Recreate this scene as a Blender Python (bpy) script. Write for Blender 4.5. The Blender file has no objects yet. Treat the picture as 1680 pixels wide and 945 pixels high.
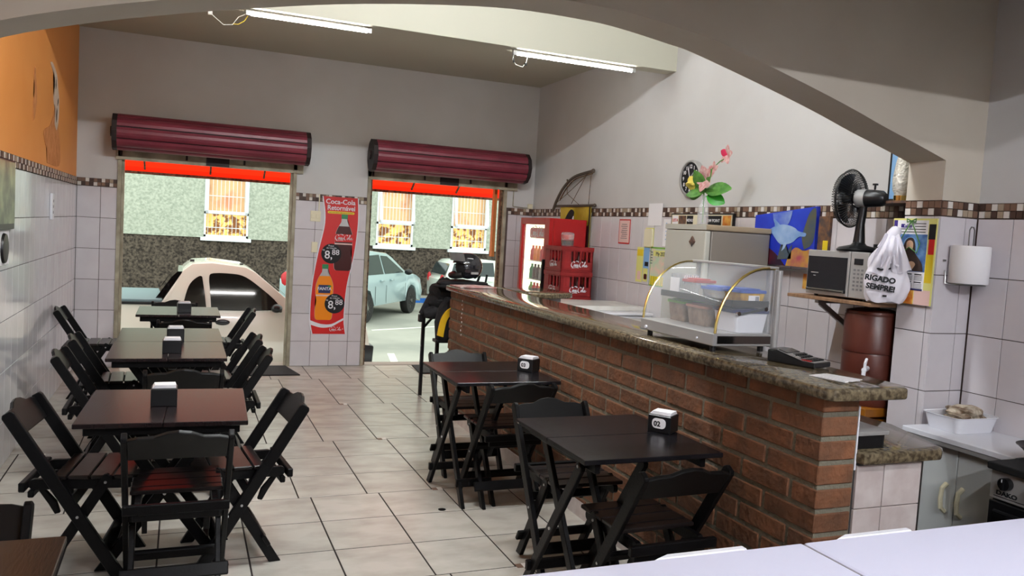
import bpy, bmesh, math, random
from mathutils import Vector, Matrix
random.seed(7)
SC = bpy.context.scene
COL = SC.collection
PI = math.pi

# ------------------------------------------------------------------ camera
cam_d = bpy.data.cameras.new('camera'); cam = bpy.data.objects.new('camera', cam_d); COL.objects.link(cam)
cam_d.sensor_width = 36.0; cam_d.lens = 1330 / 1680 * 36.0; cam_d.clip_start = 0.02; cam_d.clip_end = 200
_r = Vector((0.9254047, -0.3744044, 0.0587154)); _d = Vector((0.0289102, -0.0847370, -0.9959839)); _f = Vector((0.3778761, 0.9233856, -0.0675919))
cam.matrix_world = Matrix(((_r.x, -_d.x, -_f.x, 0), (_r.y, -_d.y, -_f.y, 0), (_r.z, -_d.z, -_f.z, 1.6), (0, 0, 0, 1)))
SC.camera = cam
# ------------------------------------------------------------------ world, exposure
W = bpy.data.worlds.new('sky'); SC.world = W; W.use_nodes = True
W.node_tree.nodes['Background'].inputs[0].default_value = (0.92, 1.0, 0.93, 1)
W.node_tree.nodes['Background'].inputs[1].default_value = 2.6
SC.view_settings.view_transform = 'Standard'; SC.view_settings.look = 'None'
SC.view_settings.exposure = 0.0; SC.view_settings.gamma = 1.0; SC.view_settings.use_curve_mapping = False
TUBE_POWER = 60.0       # emission strength of the tubes seen
NEAR_POWER = 345.0
HIDDEN_POWER = 740.0
COUNTER_POWER = 215.0     # tubes of the same kind outside the frame

# ------------------------------------------------------------------ materials
def rgb(r, g, b):
    f = lambda c: (c / 255 / 12.92) if c / 255 <= 0.04045 else ((c / 255 + 0.055) / 1.055) ** 2.4
    return (f(r), f(g), f(b), 1)
def mat(name, col, rough=0.5, metal=0.0, col2=None, scale=8.0, bump=0.0, bscale=40.0, emit=0.0, alpha=1.0, trans=0.0, ior=1.45, rnd=0.0, stretch=None, coat=0.0, detail=4.0, lo=0.35, hi=0.65, spec=0.5):
    m = bpy.data.materials.new(name); m.use_nodes = True
    nt = m.node_tree; N = nt.nodes; L = nt.links; b = N['Principled BSDF']
    b.inputs['Base Color'].default_value = col; b.inputs['Roughness'].default_value = rough
    b.inputs['Metallic'].default_value = metal; b.inputs['IOR'].default_value = ior
    b.inputs['Transmission Weight'].default_value = trans; b.inputs['Alpha'].default_value = alpha
    b.inputs['Coat Weight'].default_value = coat
    b.inputs['Specular IOR Level'].default_value = spec
    if emit:
        b.inputs['Emission Color'].default_value = col; b.inputs['Emission Strength'].default_value = emit
    tc = N.new('ShaderNodeTexCoord'); src = tc.outputs['Object']
    if stretch:
        mp = N.new('ShaderNodeMapping'); mp.inputs['Scale'].default_value = stretch; L.new(src, mp.inputs['Vector']); src = mp.outputs[0]
    if rnd or col2:
        oi = N.new('ShaderNodeObjectInfo')
    if rnd or col2:
        ad = N.new('ShaderNodeVectorMath'); ad.operation = 'ADD'
        cv = N.new('ShaderNodeCombineXYZ')
        ml = N.new('ShaderNodeMath'); ml.operation = 'MULTIPLY'; ml.inputs[1].default_value = 37.0
        L.new(oi.outputs['Random'], ml.inputs[0]); L.new(ml.outputs[0], cv.inputs[0]); L.new(ml.outputs[0], cv.inputs[1])
        L.new(src, ad.inputs[0]); L.new(cv.outputs[0], ad.inputs[1]); src = ad.outputs[0]
    out = None
    if col2:
        nz = N.new('ShaderNodeTexNoise'); nz.inputs['Scale'].default_value = scale; nz.inputs['Detail'].default_value = detail
        L.new(src, nz.inputs['Vector'])
        cr = N.new('ShaderNodeValToRGB'); cr.color_ramp.elements[0].position = lo; cr.color_ramp.elements[1].position = hi
        cr.color_ramp.elements[0].color = col; cr.color_ramp.elements[1].color = col2
        L.new(nz.outputs['Fac'], cr.inputs[0]); out = cr.outputs[0]
    if rnd:
        hs = N.new('ShaderNodeHueSaturation')
        mr = N.new('ShaderNodeMapRange'); mr.inputs[3].default_value = 1 - rnd; mr.inputs[4].default_value = 1 + rnd
        L.new(oi.outputs['Random'], mr.inputs[0]); L.new(mr.outputs[0], hs.inputs['Value'])
        hs.inputs['Color'].default_value = col
        if out: L.new(out, hs.inputs['Color'])
        out = hs.outputs[0]
    if out:
        L.new(out, b.inputs['Base Color'])
        if emit: L.new(out, b.inputs['Emission Color'])
    if bump:
        n2 = N.new('ShaderNodeTexNoise'); n2.inputs['Scale'].default_value = bscale; n2.inputs['Detail'].default_value = 5
        L.new(src, n2.inputs['Vector'])
        bp = N.new('ShaderNodeBump'); bp.inputs['Strength'].default_value = bump; bp.inputs['Distance'].default_value = 0.02
        L.new(n2.outputs['Fac'], bp.inputs['Height']); L.new(bp.outputs[0], b.inputs['Normal'])
    return m
M = {}
M['paint'] = mat('white_wall_paint', rgb(198, 196, 194), 0.75, col2=rgb(206, 205, 204), scale=1.2, bump=0.08, bscale=6)
M['ceil'] = mat('ceiling_paint', rgb(192, 190, 174), 0.8, bump=0.05, bscale=5)
M['archp'] = mat('arch_paint', rgb(190, 180, 164), 0.75, col2=rgb(200, 191, 176), scale=1.5, bump=0.1, bscale=6)
M['orange'] = mat('orange_wall_paint', rgb(228, 144, 66), 0.6, col2=rgb(234, 155, 80), scale=1.0, bump=0.15, bscale=5)
M['peel'] = mat('peeled_plaster', rgb(200, 124, 66), 0.9, col2=rgb(216, 142, 86), scale=14, bump=0.5, bscale=30)
M['peelw'] = mat('exposed_white_plaster', rgb(214, 190, 170), 0.9, bump=0.5, bscale=40)
M['hole'] = mat('dark_crack', rgb(30, 26, 26), 0.95)
M['grout'] = mat('dark_tile_grout', rgb(92, 78, 72), 0.9)
M['fgrout'] = mat('floor_grout', rgb(36, 28, 25), 0.9)
M['tile'] = mat('white_glazed_tile', rgb(206, 200, 204), 0.16, rnd=0.035, col2=rgb(212, 207, 210), scale=5, bump=0.03, bscale=3)
M['tileL'] = mat('white_glazed_tile_left', rgb(212, 211, 214), 0.09, rnd=0.04, bump=0.11, bscale=3.0, col2=rgb(219, 218, 221), scale=5)
M['ftile'] = mat('marbled_floor_tile', rgb(170, 163, 152), 0.27, rnd=0.05, col2=rgb(192, 186, 175), scale=4, stretch=(1, 1.8, 1), detail=6, bump=0.03, bscale=6, lo=0.3, hi=0.6)
M['btile'] = mat('pink_marbled_tile', rgb(196, 182, 178), 0.25, rnd=0.04, col2=rgb(212, 202, 198), scale=12, detail=6)
MOS = [mat('mosaic_white', rgb(215, 208, 200), 0.5), mat('mosaic_beige', rgb(160, 143, 122), 0.5), mat('mosaic_brown', rgb(118, 90, 74), 0.5), mat('mosaic_dark', rgb(72, 52, 44), 0.5)]
M['brick'] = mat('red_brown_brick', rgb(126, 82, 55), 0.8, rnd=0.2, col2=rgb(98, 67, 48), scale=9, bump=0.5, bscale=35)
M['mortar'] = mat('grey_mortar', rgb(120, 115, 100), 0.95, bump=0.5, bscale=60)
M['granite'] = mat('polished_brown_granite', rgb(118, 106, 84), 0.08, col2=rgb(70, 60, 46), scale=55, detail=8, lo=0.38, hi=0.62)
M['granite_e'] = M['granite']
M['wood'] = mat('black_stained_wood', rgb(15, 14, 15), 0.4, spec=0.2, col2=rgb(11, 10, 11), scale=8, stretch=(3, 3, 3), bump=0.06, bscale=30)
M['woodtop'] = mat('dark_mahogany_stained_wood', rgb(38, 27, 27), 0.25, col2=rgb(28, 22, 23), scale=6, stretch=(6, 1, 1), bump=0.03, bscale=20)
M['woodgl'] = mat('glossy_black_wood', rgb(17, 16, 16), 0.36, spec=0.3, bump=0.03, bscale=20)
M['woodseat'] = mat('dark_brown_seat_wood', rgb(30, 24, 23), 0.28, col2=rgb(23, 19, 19), scale=6, bump=0.03, bscale=20)
M['woodblk'] = mat('black_lacquered_tabletop', rgb(26, 24, 27), 0.24, col2=rgb(18, 17, 20), scale=5, bump=0.05, bscale=12)
M['bolt'] = mat('bolt_steel', rgb(200, 200, 200), 0.3, 0.9)
M['black'] = mat('black_plastic', rgb(18, 18, 20), 0.35)
M['blackm'] = mat('matt_black', rgb(14, 14, 15), 0.8)
M['fabric'] = mat('black_jacket_fabric', rgb(20, 20, 24), 0.8, bump=0.4, bscale=30)
M['yellowf'] = mat('yellow_fabric', rgb(226, 180, 20), 0.7)
M['white'] = mat('white_enamel', rgb(226, 226, 232), 0.25)
M['whitep'] = mat('white_paper', rgb(235, 233, 235), 0.8)
M['freezer'] = mat('white_freezer_lid', rgb(212, 212, 232), 0.3, bump=0.02, bscale=4)
M['seam'] = mat('grey_rubber_seal', rgb(120, 116, 116), 0.6)
M['cream'] = mat('cream_plastic', rgb(222, 214, 184), 0.4)
M['shut'] = mat('wine_red_painted_steel', rgb(128, 52, 66), 0.38, col2=rgb(110, 42, 56), scale=4, bump=0.05, bscale=15)
M['shutd'] = mat('grimy_black_steel', rgb(34, 24, 24), 0.6)
M['rail'] = mat('dirty_cream_steel', rgb(178, 172, 150), 0.6, col2=rgb(140, 132, 112), scale=6, bump=0.1)
M['awn'] = mat('red_awning_vinyl', rgb(240, 28, 10), 0.5)
nt = M['awn'].node_tree; tr = nt.nodes.new('ShaderNodeBsdfTranslucent'); tr.inputs[0].default_value = rgb(255, 40, 14); mx = nt.nodes.new('ShaderNodeMixShader'); mx.inputs[0].default_value = 0.8
nt.links.new(nt.nodes['Principled BSDF'].outputs[0], mx.inputs[1]); nt.links.new(tr.outputs[0], mx.inputs[2]); nt.links.new(mx.outputs[0], nt.nodes['Material Output'].inputs[0])
M['rust'] = mat('rust_brown_paint', rgb(196, 120, 60), 0.7)
M['rustd'] = mat('rusty_guide', rgb(120, 96, 70), 0.8, col2=rgb(60, 44, 36), scale=30)
M['red'] = mat('red_plastic', rgb(164, 24, 26), 0.35)
M['redc'] = mat('worn_red_crate_plastic', rgb(142, 28, 30), 0.5, col2=rgb(126, 24, 26), scale=8)
M['redd'] = mat('dark_red_inside', rgb(70, 12, 14), 0.6)
M['redp'] = mat('poster_red', rgb(200, 24, 22), 0.4)
M['cola'] = mat('cola_brown', rgb(62, 14, 12), 0.3)
M['fanta'] = mat('orange_soda', rgb(240, 140, 20), 0.3)
M['label'] = mat('label_blue', rgb(30, 40, 90), 0.4)
M['green'] = mat('green_plastic', rgb(40, 130, 80), 0.4)
M['lime'] = mat('lime_lid', rgb(110, 170, 60), 0.4)
M['yellow'] = mat('yellow_print', rgb(228, 200, 40), 0.5)
M['lemon'] = mat('pale_yellow_print', rgb(222, 218, 130), 0.6)
M['pink'] = mat('pink_print', rgb(226, 190, 182), 0.6)
M['bluep'] = mat('pale_blue_print', rgb(130, 175, 220), 0.6)
M['clear'] = mat('clear_plastic', rgb(235, 238, 242), 0.12, trans=0.75, alpha=0.55)
M['glass'] = mat('thin_glass', rgb(240, 246, 248), 0.03, alpha=0.16, spec=0.9)
M['vglass'] = mat('vase_glass', rgb(238, 240, 240), 0.05, alpha=0.28)
M['chrome'] = mat('polished_steel', rgb(190, 190, 192), 0.12, 1.0)
M['steel'] = mat('brushed_steel', rgb(150, 150, 148), 0.32, 1.0)
M['gold'] = mat('brass_trim', rgb(205, 180, 110), 0.2, 1.0)
M['dark_t'] = mat('dark_tray', rgb(58, 54, 52), 0.4, 0.3)
M['greyf'] = mat('grey_fridge_front', rgb(176, 174, 164), 0.4)
M['greyc'] = mat('cabinet_grey', rgb(196, 198, 196), 0.4)
M['greyd'] = mat('grey_fridge_side', rgb(132, 124, 116), 0.35, 0.2)
M['tan'] = mat('tan_trim', rgb(150, 132, 108), 0.5)
M['navy'] = mat('navy_lid', rgb(38, 38, 92), 0.4)
M['blue'] = mat('blue_lid', rgb(52, 86, 170), 0.4)
M['brownlid'] = mat('brown_lid', rgb(150, 104, 88), 0.4)
M['food'] = mat('yellow_food', rgb(214, 170, 60), 0.7, col2=rgb(180, 130, 40), scale=30)
M['taupe'] = mat('brown_grains', rgb(120, 100, 88), 0.8, col2=rgb(146, 128, 112), scale=25)
M['shelfw'] = mat('raw_wood_shelf', rgb(146, 112, 84), 0.6, col2=rgb(120, 90, 66), scale=5, stretch=(1, 8, 1))
M['amber'] = mat('amber_wood', rgb(170, 104, 24), 0.4, col2=rgb(120, 70, 16), scale=6)
M['clay'] = mat('dark_red_clay', rgb(92, 44, 32), 0.35, col2=rgb(78, 36, 28), scale=3)
M['mwdoor'] = mat('dark_microwave_glass', rgb(26, 26, 30), 0.12)
M['silver'] = mat('silver_plastic', rgb(176, 174, 172), 0.35, 0.4)
M['bag'] = mat('white_plastic_bag', rgb(226, 222, 230), 0.45, bump=0.25, bscale=12)
M['foil'] = mat('clear_gift_wrap', rgb(225, 222, 210), 0.15, 0.3, bump=1.0, bscale=40)
M['leaf'] = mat('leaf_green', rgb(60, 110, 44), 0.5, col2=rgb(90, 140, 60), scale=30)
M['leafb'] = mat('bright_leaf_green', rgb(50, 150, 40), 0.4)
M['petal'] = mat('pale_pink_petal', rgb(215, 185, 180), 0.6, col2=rgb(190, 120, 120), scale=40)
M['petalr'] = mat('red_pink_petal', rgb(200, 40, 80), 0.5)
M['petaly'] = mat('yellow_petal', rgb(205, 185, 80), 0.6)
M['rubber'] = mat('black_rubber', rgb(24, 24, 26), 0.85, bump=0.3, bscale=80)
M['street'] = mat('worn_concrete_street', rgb(132, 134, 126), 0.85, col2=rgb(158, 158, 148), scale=0.7, bump=0.2, bscale=6, detail=8)
M['kerb'] = mat('pale_concrete', rgb(160, 158, 148), 0.85)
M['bluek'] = mat('blue_kerb_paint', rgb(40, 110, 200), 0.6)
M['linep'] = mat('white_road_paint', rgb(210, 210, 200), 0.8)
M['gwall'] = mat('pale_green_roughcast', rgb(152, 160, 146), 0.9, col2=rgb(182, 188, 174), scale=16, bump=1.0, bscale=18, detail=6)
M['dwall'] = mat('dark_brown_chapisco_roughcast', rgb(40, 34, 30), 0.95, col2=rgb(98, 88, 78), scale=18, bump=1.6, bscale=18, detail=6)
M['wframe'] = mat('white_window_frame', rgb(225, 230, 235), 0.5)
M['carw'] = mat('pearl_white_car_paint', rgb(205, 198, 186), 0.22, coat=0.6)
M['carb'] = mat('pale_blue_car_paint', rgb(160, 182, 186), 0.22, 0.3, coat=0.6)
M['carwh'] = mat('white_car_paint', rgb(205, 215, 208), 0.25, coat=0.6)
M['carg'] = mat('tinted_car_glass', rgb(14, 12, 12), 0.05, coat=0.5)
M['carg2'] = mat('grey_car_glass', rgb(44, 54, 56), 0.08)
M['tonneau'] = mat('grey_bed_cover', rgb(100, 122, 126), 0.6)
M['tire'] = mat('tyre_rubber', rgb(24, 24, 24), 0.8)
M['lamp'] = mat('headlamp', rgb(220, 225, 225), 0.1)
M['taill'] = mat('tail_lamp_red', rgb(180, 30, 40), 0.3)
M['tube'] = mat('lit_led_tube', (1.0, 0.99, 0.96, 1), 0.5, emit=TUBE_POWER)
M['tubeh'] = mat('lit_led_tube_far', (0.90, 0.95, 1.0, 1), 0.5, emit=HIDDEN_POWER)
M['tubec'] = mat('lit_led_tube_counter', (0.90, 0.95, 1.0, 1), 0.5, emit=COUNTER_POWER)
M['tubefill'] = mat('added_fill_tube', (0.90, 0.93, 1.0, 1), 0.5, emit=NEAR_POWER * 2.2)  # for the added fill tube at the back
M['tuben'] = mat('lit_led_tube_near', (0.90, 0.93, 1.0, 1), 0.5, emit=NEAR_POWER)
M['wire'] = mat('white_wire', rgb(230, 230, 220), 0.5)
M['wirey'] = mat('yellow_wire', rgb(220, 190, 60), 0.5)
M['winlit'] = mat('warm_lit_interior', rgb(224, 184, 138), 0.6, col2=rgb(206, 146, 112), scale=1.5, emit=0.35, lo=0.5, hi=0.62)
M['winlit2'] = mat('bright_lit_interior', rgb(250, 205, 120), 0.6, col2=rgb(130, 84, 46), scale=7, emit=0.6, lo=0.48, hi=0.56)
M['coolin'] = mat('glowing_cooler_lining', rgb(250, 255, 225), 0.5, emit=1.3)  # linings glow by themselves, standing in for lamp light on them
M['coollamp'] = mat('cooler_lamp', rgb(250, 255, 225), 0.5, emit=3.0)
M['skin'] = mat('print_skin', rgb(190, 150, 120), 0.6)
M['printbrown'] = mat('print_brown', rgb(60, 44, 36), 0.6)
M['printgrey'] = mat('print_grey', rgb(120, 118, 120), 0.7)
M['ink'] = mat('black_ink', rgb(20, 20, 24), 0.7)
M['purple'] = mat('purple_print', rgb(62, 44, 130), 0.6)
M['skyp'] = mat('print_sky_blue', rgb(110, 150, 195), 0.6, col2=rgb(40, 80, 150), scale=18)
M['cloth'] = mat('beige_dish_cloth', rgb(200, 188, 168), 0.9, col2=rgb(120, 96, 76), scale=25, bump=0.5)
M['newsp'] = mat('newspaper_print', rgb(210, 200, 196), 0.8, col2=rgb(190, 110, 105), scale=14)
M['sea'] = mat('painted_blue_sea', rgb(24, 40, 170), 0.5, col2=rgb(40, 70, 200), scale=4)
M['seal'] = mat('painted_pale_light', rgb(150, 175, 215), 0.5, col2=rgb(50, 80, 200), scale=6)
M['seared'] = mat('painted_dark_red_reef', rgb(96, 24, 28), 0.5, col2=rgb(40, 20, 40), scale=8)
M['reefy'] = mat('painted_ochre_coral', rgb(190, 150, 50), 0.5, col2=rgb(160, 70, 90), scale=10)
M['reefg'] = mat('painted_green_grey_weed', rgb(70, 84, 96), 0.5, col2=rgb(90, 90, 70), scale=14)
M['dolph'] = mat('painted_dolphin_blue', rgb(110, 150, 205), 0.5, col2=rgb(170, 195, 225), scale=6)
M['wavy'] = mat('print_pastel_map', rgb(226, 196, 180), 0.7, col2=rgb(190, 210, 180), scale=16)
M['photo'] = mat('print_orange_photo', rgb(220, 120, 40), 0.5, col2=rgb(240, 190, 90), scale=20)
M['dusk'] = mat('dark_print', rgb(60, 56, 60), 0.5, col2=rgb(130, 90, 60), scale=20)
M['marble'] = mat('white_marble', rgb(228, 226, 220), 0.3, col2=rgb(205, 202, 196), scale=5)
M['barney'] = mat('banner_yellow', rgb(214, 190, 60), 0.6, col2=rgb(180, 150, 30), scale=5)
M['stickw'] = mat('dark_bow_wood', rgb(82, 70, 60), 0.6)
M['landsc'] = mat('landscape_print', rgb(150, 160, 120), 0.3, col2=rgb(60, 70, 50), scale=6)
M['visor'] = mat('smoky_visor', rgb(120, 120, 120), 0.05, alpha=0.75)
M['helm'] = mat('glossy_black_helmet', rgb(30, 30, 36), 0.15, coat=0.8)

# ------------------------------------------------------------------ mesh helpers
class B:
    def __init__(s): s.b = bmesh.new()
    def _t(s, vs, loc=None, rot=None):
        if rot is not None: bmesh.ops.transform(s.b, matrix=rot.to_4x4(), verts=vs)
        if loc is not None: bmesh.ops.translate(s.b, vec=Vector(loc), verts=vs)
    def box(s, x0, x1, y0, y1, z0, z1, mi=0):
        v = [s.b.verts.new(p) for p in ((x0, y0, z0), (x1, y0, z0), (x1, y1, z0), (x0, y1, z0), (x0, y0, z1), (x1, y0, z1), (x1, y1, z1), (x0, y1, z1))]
        for f in ((3, 2, 1, 0), (4, 5, 6, 7), (0, 1, 5, 4), (1, 2, 6, 5), (2, 3, 7, 6), (3, 0, 4, 7)):
            s.b.faces.new([v[i] for i in f]).material_index = mi
        return v
    def rbox(s, c, size, rot=None, mi=0):
        v = s.box(-size[0] / 2, size[0] / 2, -size[1] / 2, size[1] / 2, -size[2] / 2, size[2] / 2, mi)
        s._t(v, c, rot); return v
    def bar(s, p1, p2, w, t, up=(0, 0, 1), mi=0):
        p1 = Vector(p1); p2 = Vector(p2); d = (p2 - p1); L = d.length; d.normalize(); u = Vector(up)
        x = d.cross(u); x = x.normalized() if x.length > 1e-5 else Vector((1, 0, 0)); y = x.cross(d)
        R = Matrix((x, d, y)).transposed()
        v = s.box(-t / 2, t / 2, 0, L, -w / 2, w / 2, mi); s._t(v, p1, R)
    def cyl(s, p1, p2, r1, r2=None, seg=16, caps=True, mi=0):
        r2 = r1 if r2 is None else r2; p1 = Vector(p1); p2 = Vector(p2); d = (p2 - p1).normalized()
        a = Vector((0, 0, 1)) if abs(d.z) < 0.9 else Vector((1, 0, 0)); x = d.cross(a).normalized(); y = d.cross(x)
        A = [s.b.verts.new(p1 + r1 * (math.cos(2 * PI * i / seg) * x + math.sin(2 * PI * i / seg) * y)) for i in range(seg)]
        C = [s.b.verts.new(p2 + r2 * (math.cos(2 * PI * i / seg) * x + math.sin(2 * PI * i / seg) * y)) for i in range(seg)]
        for i in range(seg): s.b.faces.new((A[i], C[i], C[(i + 1) % seg], A[(i + 1) % seg])).material_index = mi
        if caps:
            s.b.faces.new(A).material_index = mi; s.b.faces.new(C[::-1]).material_index = mi
    def lathe(s, prof, c=(0, 0, 0), seg=24, rot=None, mi=0, sx=1, sy=1, cap=True):
        rings = []
        allv = []
        for r, z in prof:
            ring = [s.b.verts.new((max(r, 1e-4) * math.cos(2 * PI * i / seg) * sx, max(r, 1e-4) * math.sin(2 * PI * i / seg) * sy, z)) for i in range(seg)]
            rings.append(ring); allv += ring
        for a, b2 in zip(rings, rings[1:]):
            for i in range(seg): s.b.faces.new((a[i], a[(i + 1) % seg], b2[(i + 1) % seg], b2[i])).material_index = mi
        if cap:
            s.b.faces.new(rings[0][::-1]).material_index = mi; s.b.faces.new(rings[-1]).material_index = mi
        s._t(allv, c, rot)
    def prism(s, pts, y0, y1, plane='xz', mi=0):
        def P(p, y):
            return {'xz': (p[0], y, p[1]), 'yz': (y, p[0], p[1]), 'xy': (p[0], p[1], y)}[plane]
        A = [s.b.verts.new(P(p, y0)) for p in pts]; C = [s.b.verts.new(P(p, y1)) for p in pts]; n = len(pts)
        for i in range(n): s.b.faces.new((A[i], A[(i + 1) % n], C[(i + 1) % n], C[i])).material_index = mi
        f1 = s.b.faces.new(A[::-1]); f2 = s.b.faces.new(C); f1.material_index = mi; f2.material_index = mi
        bmesh.ops.triangulate(s.b, faces=[f for f in (f1, f2) if len(f.verts) > 4])
        return A + C
    def tube(s, pts, r, seg=8, mi=0, caps=True, flat=None):
        pts = [Vector(p) for p in pts]; rings = []
        prev = None
        for i, p in enumerate(pts):
            d = (pts[min(i + 1, len(pts) - 1)] - pts[max(i - 1, 0)]).normalized()
            if prev is None:
                a = Vector((0, 0, 1)) if abs(d.z) < 0.9 else Vector((1, 0, 0)); x = d.cross(a).normalized()
            else:
                x = (prev - d * prev.dot(d)); x = x.normalized() if x.length > 1e-6 else d.orthogonal().normalized()
            prev = x; y = d.cross(x); rr = r[i] if isinstance(r, (list, tuple)) else r
            rings.append([s.b.verts.new(p + rr * (math.cos(2 * PI * k / seg) * x + math.sin(2 * PI * k / seg) * y)) for k in range(seg)])
        for a, b2 in zip(rings, rings[1:]):
            for k in range(seg): s.b.faces.new((a[k], a[(k + 1) % seg], b2[(k + 1) % seg], b2[k])).material_index = mi
        if caps: s.b.faces.new(rings[0][::-1]); s.b.faces.new(rings[-1])
    def grid(s, fn, nu, nv, mi=0, thick=0):
        G = [[s.b.verts.new(fn(i / nu, j / nv)) for j in range(nv + 1)] for i in range(nu + 1)]
        for i in range(nu):
            for j in range(nv): s.b.faces.new((G[i][j], G[i + 1][j], G[i + 1][j + 1], G[i][j + 1])).material_index = mi
        return G
    def poly(s, pts, mi=0):
        return s.b.faces.new([s.b.verts.new(p) for p in pts])
    def blob(s, c, r, sub=2, noise=0.0, seed=0, rot=None, mi=0):
        g = bmesh.ops.create_icosphere(s.b, subdivisions=sub, radius=1.0); rs = random.Random(seed)
        ph = [rs.uniform(0, 6) for _ in range(6)]
        for v in g['verts']:
            k = 1 + noise * (math.sin(v.co.x * 5 + ph[0]) * math.sin(v.co.y * 4 + ph[1]) + math.sin(v.co.z * 6 + ph[2]) * 0.7 + 0.5 * math.sin(v.co.x * 9 + v.co.z * 8 + ph[3]))
            v.co = Vector((v.co.x * r[0], v.co.y * r[1], v.co.z * r[2])) * k
            for f in v.link_faces: f.material_index = mi
        s._t(g['verts'], c, rot)
    def mesh(s, name, mats, smooth=False, bevel=0.0, fix=True):
        if fix: bmesh.ops.recalc_face_normals(s.b, faces=s.b.faces)
        if bevel: bmesh.ops.bevel(s.b, geom=[e for e in s.b.edges if e.is_manifold and e.calc_face_angle(0) > 0.5], offset=bevel, segments=2 if bevel > 0.004 else 1, affect='EDGES', profile=0.5, clamp_overlap=True)
        me = bpy.data.meshes.new(name); s.b.to_mesh(me); s.b.free()
        for m in (mats if isinstance(mats, list) else [mats]): me.materials.append(M[m] if isinstance(m, str) else m)
        if smooth:
            for p in me.polygons: p.use_smooth = True
            try: me.set_sharp_from_angle(angle=0.7)
            except Exception: pass
        return me
    def obj(s, name, mats, parent=None, smooth=False, bevel=0.0, fix=True):
        return link(name, s.mesh(name, mats, smooth, bevel, fix), parent)
def link(name, me, parent=None, loc=None, rz=None):
    o = bpy.data.objects.new(name, me); COL.objects.link(o)
    if parent is not None: o.parent = parent
    if loc is not None: o.location = loc
    if rz is not None: o.rotation_euler = (0, 0, rz)
    return o
def tag(o, label, cat, group=None):
    o['label'] = label; o['category'] = cat
    if group: o['group'] = group
    return o
def thing(name, label, cat, loc=(0, 0, 0), rz=0.0, group=None):
    o = bpy.data.objects.new(name, None); COL.objects.link(o); o.empty_display_size = 0.1
    o.location = loc; o.rotation_euler = (0, 0, rz); return tag(o, label, cat, group)
def struct(o, label=None):
    o['kind'] = 'structure'
    if label: o['label'] = label
    return o
def dup(root, loc, rz, label, group=None):
    def cp(o, parent):
        c = o.copy(); COL.objects.link(c); c.parent = parent
        for ch in [x for x in KIDS.get(o.name, [])]: cp(ch, c)
        return c
    KIDS = {}
    for o in bpy.data.objects:
        if o.parent: KIDS.setdefault(o.parent.name, []).append(o)
    r = cp(root, None); r.location = loc; r.rotation_euler = (0, 0, rz); r['label'] = label
    if group: r['group'] = group
    return r
def text(body, size, m, parent, loc, rot=(PI / 2, 0, 0), align='CENTER', shear=0.0, off=0.0, sx=1.0, name='lettering', ext=0.0004):
    cu = bpy.data.curves.new('t', 'FONT'); cu.body = body; cu.size = size; cu.align_x = align; cu.shear = shear; cu.offset = off; cu.extrude = ext; cu.resolution_u = 3
    t = bpy.data.objects.new('t', cu); COL.objects.link(t)
    dg = bpy.context.evaluated_depsgraph_get(); me = bpy.data.meshes.new_from_object(t.evaluated_get(dg))
    bpy.data.objects.remove(t); me.materials.clear(); me.materials.append(M[m] if isinstance(m, str) else m)
    o = link(name, me, parent, loc); o.rotation_euler = rot; o.scale = (sx, 1, 1); return o
def catmull(P, n=6):
    P = [Vector((*p, 0)) for p in P]; out = []
    for i in range(len(P) - 1):
        a = P[max(i - 1, 0)]; b = P[i]; c = P[i + 1]; d = P[min(i + 2, len(P) - 1)]
        for k in range(n):
            t = k / n
            out.append(0.5 * ((2 * b) + (c - a) * t + (2 * a - 5 * b + 4 * c - d) * t * t + (3 * b - a - 3 * c + d) * t ** 3))
    out.append(P[-1]); return out
def C2(P, n=6): return [(p.x, p.y) for p in catmull(P, n)]
# hand-lettered script of the soft drink sign: broad pen strokes in a 0..10 x -1..3 box
_STROKES = [
    [(2.1, 2.0), (1.7, 2.6), (.9, 2.3), (.35, 1.2), (.5, .2), (1.2, 0), (1.9, .5)],
    [(2.1, 2.0), (2.5, 2.7), (3.6, 2.9), (4.6, 2.4)],
    [(1.9, .5), (2.0, 1.1), (2.4, 1.2), (2.5, .7), (2.2, .1), (1.9, .3), (1.95, .8), (2.5, 1.0)],
    [(2.5, 1.0), (3.0, .5), (3.3, 1.1), (3.0, 1.1), (2.75, .5), (3.0, .05), (3.5, .3)],
    [(3.5, .3), (3.9, 1.15), (3.6, 1.0), (3.5, .3), (3.8, .05), (4.1, .6), (4.2, 1.1), (4.1, .3), (4.4, .1), (4.7, .6)],
    [(4.65, .75), (5.1, .8)],
    [(6.9, 2.1), (6.5, 2.6), (5.7, 2.3), (5.1, 1.2), (5.3, .1), (6.0, -.1), (6.8, .5)],
    [(6.8, .5), (6.9, 1.1), (7.3, 1.2), (7.4, .7), (7.1, .1), (6.8, .3), (6.9, .9), (7.4, 1.0)],
    [(7.4, 1.0), (7.9, 1.3), (8.3, 2.4), (8.1, 2.7), (7.9, 2.2), (7.85, .5), (8.1, .05), (8.5, .5)],
    [(8.5, .5), (8.9, 1.15), (8.6, 1.0), (8.45, .4), (8.7, .05), (9.1, .6), (9.2, 1.1), (9.1, .3), (9.4, .1), (9.9, .7)],
    [(1.2, 0), (.9, -.5), (1.6, -.6), (3.2, -.35), (4.6, -.45)],
]
def script(m, parent, loc, width, rz=0.0, name='script_logo', pen=0.2):
    g = B(); k = width / 10
    for st in _STROKES:
        pts = catmull(st, 5); nib = Vector((math.cos(0.6), math.sin(0.6), 0)) * pen
        L = [p + nib for p in pts]; R = [p - nib for p in pts]
        for i in range(len(pts) - 1):
            q = [L[i], L[i + 1], R[i + 1], R[i]]
            try: g.b.faces.new([g.b.verts.new((v.x * k, 0, v.y * k)) for v in q])
            except ValueError: pass
    o = g.obj(name, m, parent, fix=False); o.location = loc; o.rotation_euler = (0, 0, rz); return o
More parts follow.
